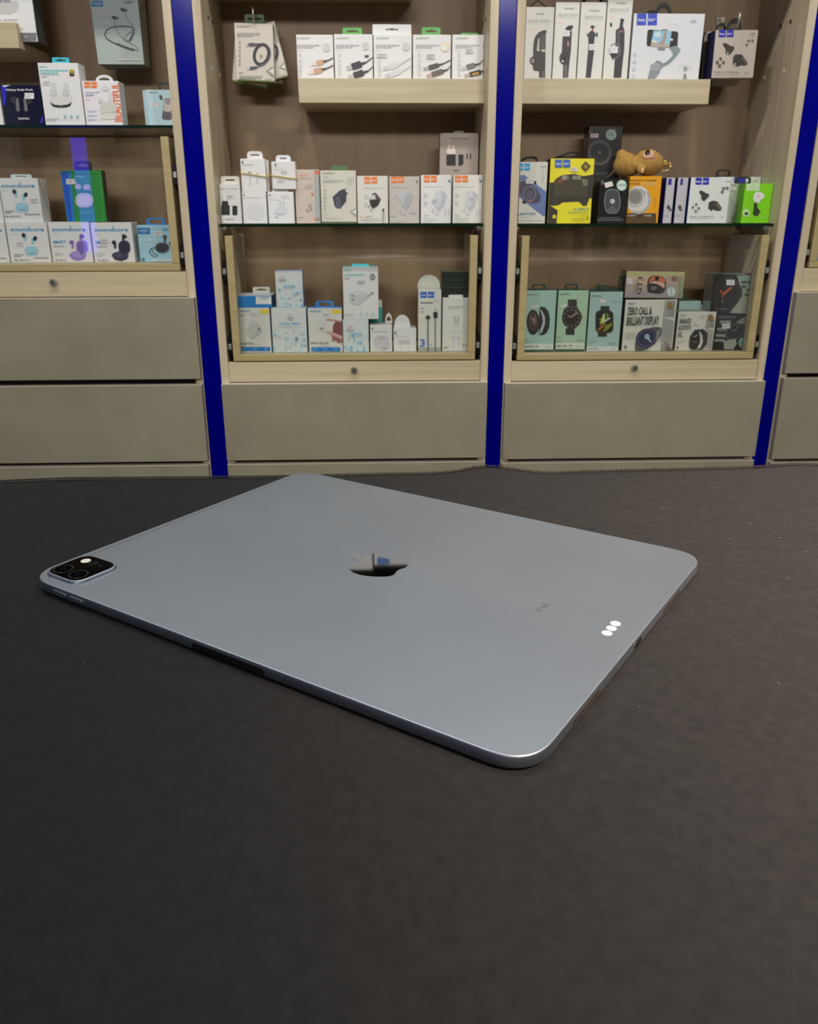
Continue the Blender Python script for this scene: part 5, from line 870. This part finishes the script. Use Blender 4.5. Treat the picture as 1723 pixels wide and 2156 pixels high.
b.hoco(462, 215, 600, 288, (30, 34, 170), 4).fine(775, 245, 822, 265, (150, 156, 150), 1); holder_small(b, 0, 0)
for x, y in ((750, 325), (788, 322), (738, 360)): b.ell(x, y, 16, 15, (100, 106, 98))
b.text('Smart car holder set', (400, 622), (650, 618), (400, 606), (150, 152, 148)).fine(400, 630, 650, 640, LG, 1).fine(715, 610, 755, 630, (190, 196, 188), 2).done()
b = Box('holder_box', 'white and navy box with black loop standing behind the bright green box', Yg+.062, .045, (1500, 1592, 462, 372.5), (206, 210, 200), zg, crop='dD', side=(22, 22, 110), top=(40, 40, 130), group='white and navy holder boxes'); b.rect(860, 205, 980, 270, (30, 34, 150)).fine(1050, 240, 1100, 262, GRY, 1).fine(870, 222, 900, 240, (180, 190, 220), 1).tab(682, 130, 830, (26, 24, 24), 'loop', .1, .5, th=.002).done()
for k in range(3):
    b = Box('mount_box', ['bright green phone-mount box with white badge, front one at the right end of the shelf', 'bright green box directly behind the front green one', 'bright green box at the rear of the three green boxes'][k], Yg-.004+.03*k, .0285, [(1559.5, 1622.5, 470, 386.5), (1556, 1616, 470, 387), (1547, 1606, 470, 388)][k], (128, 214, 16), zg, crop='dD', side=(100, 176, 14), group='bright green boxes')
    if k == 0:
        b.rect(990, 275, 1055, 348, (206, 226, 190)).rect(1060, 275, 1122, 350, (206, 226, 190)).t('hoco.', 1000, 322, 1050, 308, (150, 210, 120)).fine(1068, 308, 1115, 322, (160, 210, 130), 1).poly([(1060, 400), (1080, 362), (1130, 362), (1170, 385), (1165, 425), (1135, 440), (1125, 470), (1080, 470), (1055, 440)], (226, 226, 228)).t('1L', 1095, 418, 1125, 392, (206, 140, 170)).poly([(1062, 480), (1085, 470), (1100, 490), (1095, 520), (1130, 560), (1125, 580), (1115, 570), (1112, 600), (1080, 612), (1050, 590), (1060, 540)], (44, 56, 20)).ring(985, 578, 33, 35, 7, (214, 230, 200)).ell(985, 578, 28, 30, (186, 220, 150)).ell(985, 585, 20, 16, (50, 70, 30)).t('MOUNT', 1135, 634, 1208, 620, (170, 224, 120)).fine(1235, 310, 1262, 322, (170, 224, 120), 1)
        b.tab(880, 205, 1040, (40, 40, 36), 'loop', .6, .5, th=.002)
    b.done()
# plush toy lying on the orange box
def plush():
    mb = bpy.data.metaballs.new('plush_meta'); mb.resolution = .0035; mb.render_resolution = .0035; mo = bpy.data.objects.new('plush_meta', mb); C.objects.link(mo)
    Yp = t5.Y+.034; zb = t5.z1; ctr = U(1345, 350, Yp)
    for px, py, dy, rpx, sq in ((1319, 345, 0, 22, 1), (1312, 350, .004, 20, 1), (1309, 327, .004, 11, 1), (1327, 352, -.008, 15, 1), (1365, 343, 0, 26, 1), (1378, 345, 0, 19, 1), (1356, 336, 0, 17, 1), (1350, 358, -.024, 8.5, 1), (1337, 346, -.018, 9, 1), (1401, 346, 0, 6.5, 1), (1408, 338, 0, 3.5, 1), (1330, 358, .012, 12, 1)):
        p = U(px, py, Yp+dy); e = mb.elements.new(); rr_ = rpx*Yp/F_PX/1.02; e.co = (p.x, p.y, max(p.z, zb + rr_*.98)); e.radius = rr_/.80; e.stiffness = 10
    dg = bpy.context.evaluated_depsgraph_get(); me = bpy.data.meshes.new_from_object(mo.evaluated_get(dg)); bpy.data.objects.remove(mo)
    t_ = thing('plush_toy', 'tan plush animal toy lying on its side on the orange box', 'toy', (ctr.x, Yp, zb)); off = Vector(t_.location)
    zmin = min(v.co.z for v in me.vertices)
    for v in me.vertices: v.co -= off; v.co.z += zb - zmin + .0002
    for p in me.polygons: p.use_smooth = True
    me.materials.clear(); me.materials.append(noise_mat('tan_plush', (172, 130, 62), (190, 150, 80), (160, 160, 160), .9, .6, 900, bdist=.0015)); link('plush_body', me, t_)
    from mathutils.bvhtree import BVHTree
    tree = BVHTree.FromPolygons([v.co + off for v in me.vertices], [tuple(q.vertices) for q in me.polygons])
    def blob(name, px, py, rx, rz_, col, rough=.5, rot=0, th=.0022):
        d = ray(px, py).normalized(); hit, nrm, _, _ = tree.ray_cast(CAM, d)
        if hit is None: return
        bm = bmesh.new(); bmesh.ops.create_uvsphere(bm, u_segments=16, v_segments=10, radius=1)
        fr = nrm.to_track_quat('Y', 'Z').to_matrix().to_4x4()
        bmesh.ops.transform(bm, verts=bm.verts, matrix=Matrix.Translation(hit-off) @ fr @ Matrix.Rotation(rot, 4, 'Y') @ Matrix.Diagonal((rx, th, rz_, 1))); return mesh(name, bm, mat(col, rough), t_, (0, 0, 0), True)
    blob('eye_patch', 1366, 325, .013, .010, (206, 160, 134), .8, .25); blob('cheek', 1374, 330, .006, .0045, (206, 140, 136), .8, -.5); blob('eye', 1364.5, 322.5, .0064, .0075, (16, 14, 14), .1, .1, .0042); blob('brow', 1361, 315, .010, .003, (92, 58, 30), .8, .1); blob('paw_pad', 1353, 359, .004, .006, (216, 184, 116), .8)
    r0 = U(1401, 349, Yp); tube('key_ring', [(r0.x-off.x + .0125*math.cos(2*PI*k/24), r0.y-off.y + .002*math.sin(2*PI*k/12), r0.z-off.z + .0105*math.sin(2*PI*k/24)) for k in range(24)], .0011, mat((214, 184, 110), .2, 1), t_, (0, 0, 0), 8, True)
    cl = U(1410, 349, Yp-.004); cyl('ring_clasp', (cl.x, cl.y, cl.z-.004), (cl.x, cl.y, cl.z+.003), .0025, mat((226, 206, 150), .2, 1), t_, tuple(off), 12)
    a, c_ = U(1298, 358, Yp-.02), U(1282, 372, Yp-.03); tube('cord', [a-off, U(1291, 362, Yp-.03)-off, c_-off, U(1276, 371, Yp-.03)-off], .0016, mat((90, 78, 62), .8), t_)
plush()

# ---------------- right cabinet, display drawer
XLIM[:] = [XR0+PT+.022, XR1-PT-.022]
zf = iR['floor']; Yd = 1.928
def mint(lb, q, col, tabx, Y=Yd):
    return Box('watch_box', lb, Y, .04, q, col, zf, crop='dE', group='mint watch boxes', top=(28, 70, 54), side=(150, 176, 166))
b = mint('mint watch box picturing a black watch turned sideways, far left of the right drawer', (1099.5, 1165.5, 742, 611.5), (162, 196, 182), 0)
b.rect(60, 1175, 545, 1255, (206, 210, 202)).rect(60, 1268, 560, 1303, (30, 66, 40)).text('YESIDO', (125, 446), (285, 446), (130, 422), (90, 110, 104)).ring(525, 510, 28, 34, 6, (150, 166, 156))
b.poly([(330, 640), (360, 612), (420, 625), (470, 690), (490, 800), (480, 930), (440, 1010), (390, 1045), (320, 1040)], (48, 46, 46)).poly([(335, 640), (375, 690), (415, 770), (415, 870), (370, 1000), (325, 1035), (350, 950), (385, 850), (375, 760)], (176, 188, 186)).ell(235, 850, 98, 190, (46, 42, 40)).ell(240, 840, 76, 150, (62, 54, 48)).ring(240, 845, 60, 110, 8, (110, 90, 76)).ell(250, 830, 34, 60, (120, 96, 80)).line([(250, 830), (190, 770)], 8, (190, 170, 150)).line([(250, 830), (280, 740)], 6, (170, 150, 130))
b.sticker(215, 590, 315, 635, (206, 208, 204), (190, 190, 190)).fine(100, 1095, 165, 1112, (120, 150, 140), 1).fine(100, 1135, 185, 1155, (110, 140, 128), 1).text('AMOLED 1.43', (90, 1228), (315, 1226), (90, 1204), (70, 74, 72)).fine(430, 1212, 500, 1228, (150, 154, 150), 1).tab(222, 275, 425, (30, 62, 48), 'loop', .6, .45, th=.002).done()
b = mint('light green watch box picturing a round black watch, second in the right drawer', (1169, 1231.5, 742, 611.5), (166, 196, 166), 0)
b.rect(565, 1165, 1010, 1245, (206, 210, 202)).rect(545, 1262, 1010, 1300, (30, 66, 40)).text('YESIDO', (630, 440), (795, 436), (634, 414), (84, 104, 90)).sticker(660, 580, 750, 625, (206, 206, 204), (190, 190, 190)).rect(762, 505, 898, 620, (54, 50, 46)).rect(728, 940, 862, 1040, (54, 50, 46)).poly([(700, 650), (760, 600), (900, 610), (965, 720), (975, 780), (940, 880), (870, 945), (770, 940), (690, 870), (668, 780)], (84, 80, 76)).ell(815, 785, 142, 155, (44, 40, 36))
for k in range(12): a = k*PI/6; b.ell(815 + 112*math.cos(a), 785 + 124*math.sin(a), 13, 14, (120, 116, 108))
b.line([(810, 775), (905, 695)], 20, (150, 140, 132)).line([(810, 775), (765, 750)], 16, (170, 130, 116)).ell(978, 770, 10, 30, (170, 130, 100)).fine(590, 1068, 655, 1090, (110, 140, 116), 1).fine(590, 1128, 680, 1150, (110, 140, 116), 1).fine(870, 1112, 990, 1135, (90, 126, 96), 1).text('AMOLED 1.95', (580, 1222), (830, 1216), (580, 1196), (70, 74, 72)).fine(870, 1200, 985, 1216, (150, 154, 150), 1).tab(718, 270, 915, (30, 62, 48), 'loop', .6, .45, th=.002).done()
b = mint('pale blue-green watch box picturing a square watch with colourful dial, third in the right drawer', (1234.5, 1302.5, 742, 614.5), (160, 188, 182), 0, Yd+.002)
b.rect(1035, 1215, 1525, 1290, (196, 204, 202)).text('YESIDO', (1115, 466), (1272, 466), (1118, 442), (84, 104, 100)).sticker(1245, 508, 1335, 555, (214, 208, 206), (206, 196, 196)).fine(1450, 530, 1545, 550, (110, 136, 130), 1).rect(1255, 605, 1390, 680, (50, 46, 42)).rect(1218, 1000, 1350, 1068, (50, 46, 42)).rr(1178, 670, 1450, 1012, 70, (58, 54, 48)).rr(1192, 690, 1436, 995, 55, (34, 32, 26))
b.poly([(1200, 960), (1310, 850), (1340, 880), (1235, 985)], (150, 90, 40)).poly([(1240, 880), (1290, 740), (1310, 720), (1330, 850)], (180, 190, 90)).poly([(1330, 800), (1340, 700), (1390, 740), (1350, 840)], (90, 120, 40)).poly([(1290, 990), (1330, 900), (1430, 850), (1420, 900), (1340, 985)], (120, 130, 30)).line([(1300, 830), (1310, 720)], 16, (206, 210, 190)).line([(1310, 840), (1400, 785)], 22, (190, 192, 184)).line([(1310, 840), (1240, 800)], 12, (200, 190, 130)).fine(1090, 1135, 1185, 1155, (120, 146, 140), 1).fine(1380, 1155, 1490, 1190, (110, 140, 126), 2).text('WATCH FIT', (1070, 1262), (1220, 1260), (1070, 1238), (120, 130, 126)).fine(1410, 1240, 1480, 1258, (150, 160, 156), 1).tab(1172, 285, 1345, (34, 66, 56), 'loop', .6, .45, th=.002).done()
b = Box('watch_box', 'mint watch box behind the third one, its green loop showing', Yd+.048, .04, (1240, 1306, 735, 611), (166, 196, 190), zf, crop='dE', top=(28, 70, 54), group='mint watch boxes'); b.tab(1225, 300, 1418, (30, 62, 52), 'loop', .1, .45, th=.002).done()
def striped(b, x0, x1, y0, y1, yk, x0b, x1b):
    n = 11
    for k in range(n):
        a, c_ = k/n, (k+.5)/n
        b.poly([(x0b + (x1b-x0b)*a, yk), (x0b + (x1b-x0b)*c_, yk), (x0 + (x1-x0)*c_, y0), (x0 + (x1-x0)*a, y0)], (96, 94, 90))
b = Box('watch_box', 'large white watch box with bold condensed lettering and striped side band, right drawer', Yd, .05, (1308.5, 1415.5, 740, 631), (206, 206, 194), zf, crop='dF', side=(60, 60, 54))
b.poly([(490, 925), (615, 925), (655, 405), (545, 405)], (196, 196, 188)); striped(b, 548, 655, 405, 580, 580, 525, 640)
for k in range(16): y = 585 + k*16; b.line([(524 - k*2, y), (640 - k*2, y+40)], 6, (120, 118, 112))
for k in range(7): y = 840 + k*13; b.line([(500, y+30), (540, y), (612, y+55 if y+55 < 925 else 924)], 5, (84, 82, 78))
b.ell(595, 455, 28, 30, (140, 112, 60)).text('YESIDO', (160, 448), (235, 446), (160, 428), (120, 120, 114)).fine(430, 425, 525, 440, (190, 188, 178), 1).text('ZERO CALL &', (150, 560), (405, 552), (156, 478), (60, 58, 56)).text('BRILLIANT DISPLAY', (140, 668), (475, 655), (148, 578), (60, 58, 56)).fine(130, 728, 240, 800, (186, 184, 174), 5)
b.poly([(235, 925), (232, 850), (270, 770), (330, 715), (410, 682), (480, 680), (515, 700), (500, 760), (440, 850), (350, 915), (300, 925)], (84, 82, 84)).ell(348, 795, 112, 96, (48, 46, 66), rot=-32).ring(348, 795, 92, 76, 12, (84, 80, 120), rot=-32).ell(355, 780, 28, 28, (130, 170, 190)).line([(360, 790), (395, 835)], 12, (190, 196, 200)).poly([(440, 850), (490, 740), (510, 700), (455, 720)], (130, 128, 126)).ell(132, 888, 16, 17, (110, 108, 100)).done(); w1 = b
b = Box('watch_box', 'watch box lying on its long side with pinkish holographic front, on the large white box', Yd+.002, .045, [(1315.5, 627), (1436.5, 628.5), (1443.5, 572.5), (1320.5, 570.5)], (176, 160, 148), crop='dF', side=(56, 56, 50), top=(60, 62, 54), rough=.2, coat=.4)
b.poly([(150, 105), (750, 115), (745, 160), (145, 150)], (176, 172, 120)).poly([(145, 150), (340, 153), (320, 240), (135, 235)], (190, 170, 140)).poly([(340, 153), (560, 156), (560, 260), (330, 250)], (196, 160, 140)).poly([(135, 300), (730, 320), (725, 380), (128, 370)], (150, 144, 144)).text('GT3', (298, 348), (318, 160), (245, 345), (70, 66, 60)).text('YESIDO', (235, 350), (250, 190), (215, 348), (130, 122, 114)).sticker(155, 175, 205, 240, (200, 194, 206), (190, 184, 196)).rr(360, 150, 555, 335, 70, (60, 54, 52), rot=6).poly([(375, 215), (400, 165), (460, 150), (530, 175), (552, 220), (480, 205), (430, 195)], (196, 110, 70)).poly([(370, 225), (430, 205), (520, 215), (545, 240), (535, 280), (490, 250), (420, 230)], (206, 166, 146)).rr(365, 230, 480, 330, 26, (48, 48, 48), rot=8).fine(400, 260, 460, 300, (150, 150, 146), 3).ell(460, 178, 22, 22, (30, 28, 28)).ell(608, 315, 46, 55, (120, 176, 170)).ell(608, 315, 40, 48, (206, 214, 206)).text('1+1=1', (628, 350), (622, 275), (596, 350), (50, 110, 104)).rect(620, 152, 640, 200, (130, 92, 84)).rect(648, 155, 668, 205, (140, 100, 90)).rect(690, 170, 715, 360, (120, 150, 96))
# hang loop on its left end
za, zb_ = U(1302, 612, Yd+.02), U(1315, 580, Yd+.02); plate('hang_tab', rrect(za.x, b.x0+.001, za.z, zb_.z, .004), [rrect(za.x+.003, b.x0-.003, za.z+.005, zb_.z-.005, .003)], Yd+.02, Yd+.022, mat((26, 34, 28), .4), b.o, b.off); b.done()
b = Box('watch_box', 'small white watch box with bold lettering and striped band, right drawer', Yd+.002, .045, (1420.5, 1500, 739, 656.5), (204, 204, 192), zf, crop='dF', side=(150, 150, 140))
b.poly([(945, 918), (1028, 918), (1065, 525), (975, 525)], (192, 192, 184)); striped(b, 978, 1062, 600, 690, 690, 962, 1048)
for k in range(12): y = 690 + k*18; b.line([(962 - k, y), (1046 - k*1.5, y+36)], 5, (120, 118, 112))
b.ell(1015, 582, 30, 32, (140, 108, 56)).text('YESIDO', (700, 568), (762, 566), (700, 552), (130, 130, 122)).fine(900, 558, 960, 585, (170, 168, 156), 2).text('ENHANCED', (692, 650), (812, 645), (698, 595), (70, 68, 64)).text('BLUETOOTH', (682, 715), (808, 708), (688, 665), (70, 68, 64)).text('CALL', (668, 785), (720, 782), (674, 730), (70, 68, 64)).sticker(842, 628, 890, 655, (206, 202, 206), (180, 176, 186)).fine(672, 810, 750, 845, (190, 188, 178), 3)
b.poly([(790, 890), (800, 780), (850, 710), (940, 700), (985, 750), (975, 850), (930, 915), (820, 915)], (56, 54, 54)).poly([(895, 720), (925, 760), (935, 830), (910, 895), (870, 910), (905, 840), (905, 780)], (196, 194, 186)).rr(808, 740, 895, 890, 30, (44, 42, 44), rot=8).line([(850, 785), (880, 760)], 8, (170, 166, 160)).line([(850, 785), (830, 770)], 7, (150, 146, 140)).fine(825, 825, 870, 845, (120, 116, 112), 1).ell(672, 893, 12, 13, (110, 108, 100)).done()
b = Box('watch_box', 'mint watch box with green top standing behind the small white watch box', Yd+.06, .04, (1420, 1466, 735, 633.5), (166, 196, 192), zf, crop='dF', top=(36, 80, 54), group='mint watch boxes'); b.tab(725, 355, 780, (40, 84, 60), 'loop', .3, .45).done()
b = Box('watch_box', 'white watch box with pale top standing right behind the small white watch box', Yd+.051, .04, (1469, 1490, 735, 645), (206, 206, 190), zf, crop='dF'); b.fine(920, 500, 960, 510, GRY, 1).done()
b = Box('watch_box', 'black and grey glossy watch box with wavy letters, bottom right of the right drawer', Yd, .05, (1501.5, 1574.5, 738, 662), (52, 54, 50), zf, crop='dF', rough=.15, coat=.5, side=(70, 90, 84))
b.fine(1095, 565, 1280, 590, (92, 96, 92), 1, fill=.8)
for k, (x, y, w_) in enumerate(((1110, 615, 120), (1085, 690, 130), (1070, 755, 110), (1050, 808, 120))): b.rr(x, y, x+w_, y+30, 14, (140, 146, 138)); b.rr(x+10, y+18, x+w_*.6, y+42, 10, (90, 94, 88))
b.poly([(1280, 640), (1340, 590), (1430, 570), (1425, 700), (1380, 680), (1350, 650)], (130, 132, 126)).ell(1262, 735, 104, 76, (90, 90, 88), rot=-34).ell(1262, 732, 92, 66, (44, 44, 44), rot=-34).line([(1265, 725), (1300, 670)], 8, (110, 110, 106)).line([(1265, 725), (1225, 712)], 8, (110, 110, 106)).poly([(1150, 830), (1270, 800), (1290, 850), (1250, 912), (1155, 910)], (150, 152, 144)).rect(1050, 835, 1145, 900, (30, 30, 30)).poly([(1370, 700), (1425, 690), (1400, 780), (1370, 770)], (110, 112, 108)).sticker(1135, 645, 1218, 695, (206, 204, 206)).ell(1352, 845, 48, 55, (140, 176, 170)).t('1+1=1', 1318, 862, 1388, 825, (60, 120, 112)).done(); w3 = b
b = Box('watch_box', 'clear-topped box picturing a black watch with orange hands, standing on the wavy-letter box', Yd+.003, .05, (1494, 1584.5, 660, 576), (50, 48, 44), w3.z1+.0003, crop='dF', rough=.12, coat=.6, side=(96, 100, 92), top=(120, 130, 124))
b.poly([(1290, 145), (1495, 155), (1490, 300), (1450, 545), (1215, 535), (1290, 440), (1345, 340)], (150, 156, 142)).poly([(1290, 145), (1495, 155), (1490, 290), (1345, 270)], (140, 164, 148))
for x, y, w_ in ((1335, 205, 60), (1400, 205, 70), (1335, 250, 50), (1390, 285, 70), (1370, 335, 80)): b.rr(x, y, x+w_, y+26, 12, (70, 78, 68))
b.poly([(1130, 170), (1240, 150), (1290, 200), (1345, 290), (1345, 350), (1300, 430), (1230, 500), (1150, 530), (1060, 520), (1040, 300)], (58, 54, 48)).ell(1170, 335, 128, 160, (46, 42, 38)).line([(1150, 340), (1235, 270)], 22, (190, 96, 50)).line([(1150, 345), (1115, 300)], 18, (176, 86, 44)).line([(1150, 350), (1128, 372)], 14, (150, 70, 36)).ell(1138, 412, 10, 24, (96, 92, 84)).sticker(1180, 192, 1265, 248, (226, 224, 224), (190, 184, 190)).text('J8', (1385, 480), (1430, 482), (1390, 430), (84, 84, 74)).fine(1115, 485, 1185, 500, (120, 118, 110), 1).line([(1045, 120), (1330, 130), (1495, 158)], 8, (190, 196, 192)).done()

# ---------------- cabinet at the right picture edge: one box in its drawer
XLIM[:] = [XF0+PT+.022, XF1-PT-.022]
b = Box('accessory_box', 'blue and white box at the right picture edge, in the cut-off drawer', 1.928, .04, (1712, 1800, 558, 515), (206, 210, 212), iF['floor'], side=(60, 110, 190)); b.rect(1712, 517, 1795, 548, (60, 120, 214)).rect(1712, 536, 1795, 539, (206, 214, 224)).fine(1716, 550, 1760, 556, (70, 70, 76), 1).done()

# ---------------- upper shelf of the middle cabinet, above the picture, mirrored in the tablet's logo
zu = shM2['floor']
for x0, x1, z1, lb, c_ in ((-.125, -.021, 1.638, 'white box on the upper shelf, mirrored left in the tablet logo', (224, 224, 222)), (-.017, .078, 1.626, 'white box with blue label on the upper shelf, mirrored right in the tablet logo', (222, 224, 226))):
    Y = 1.9665; t_ = thing('accessory_box', lb, 'box', ((x0+x1)/2, Y+.02, zu), 'boxes on the upper middle shelf'); boxm('carton', x0, x1, Y, Y+.045, zu, z1, mat(c_, .4), t_, tuple(t_.location), .0006)
    boxm('printed_label', x0+.008, x0+.04, Y-.0006, Y-.0002, z1-.022, z1-.002 if x0 > -.05 else z1-.016, mat((40, 110, 196) if x0 > -.05 else (190, 190, 190), .4), t_, tuple(t_.location), 0)
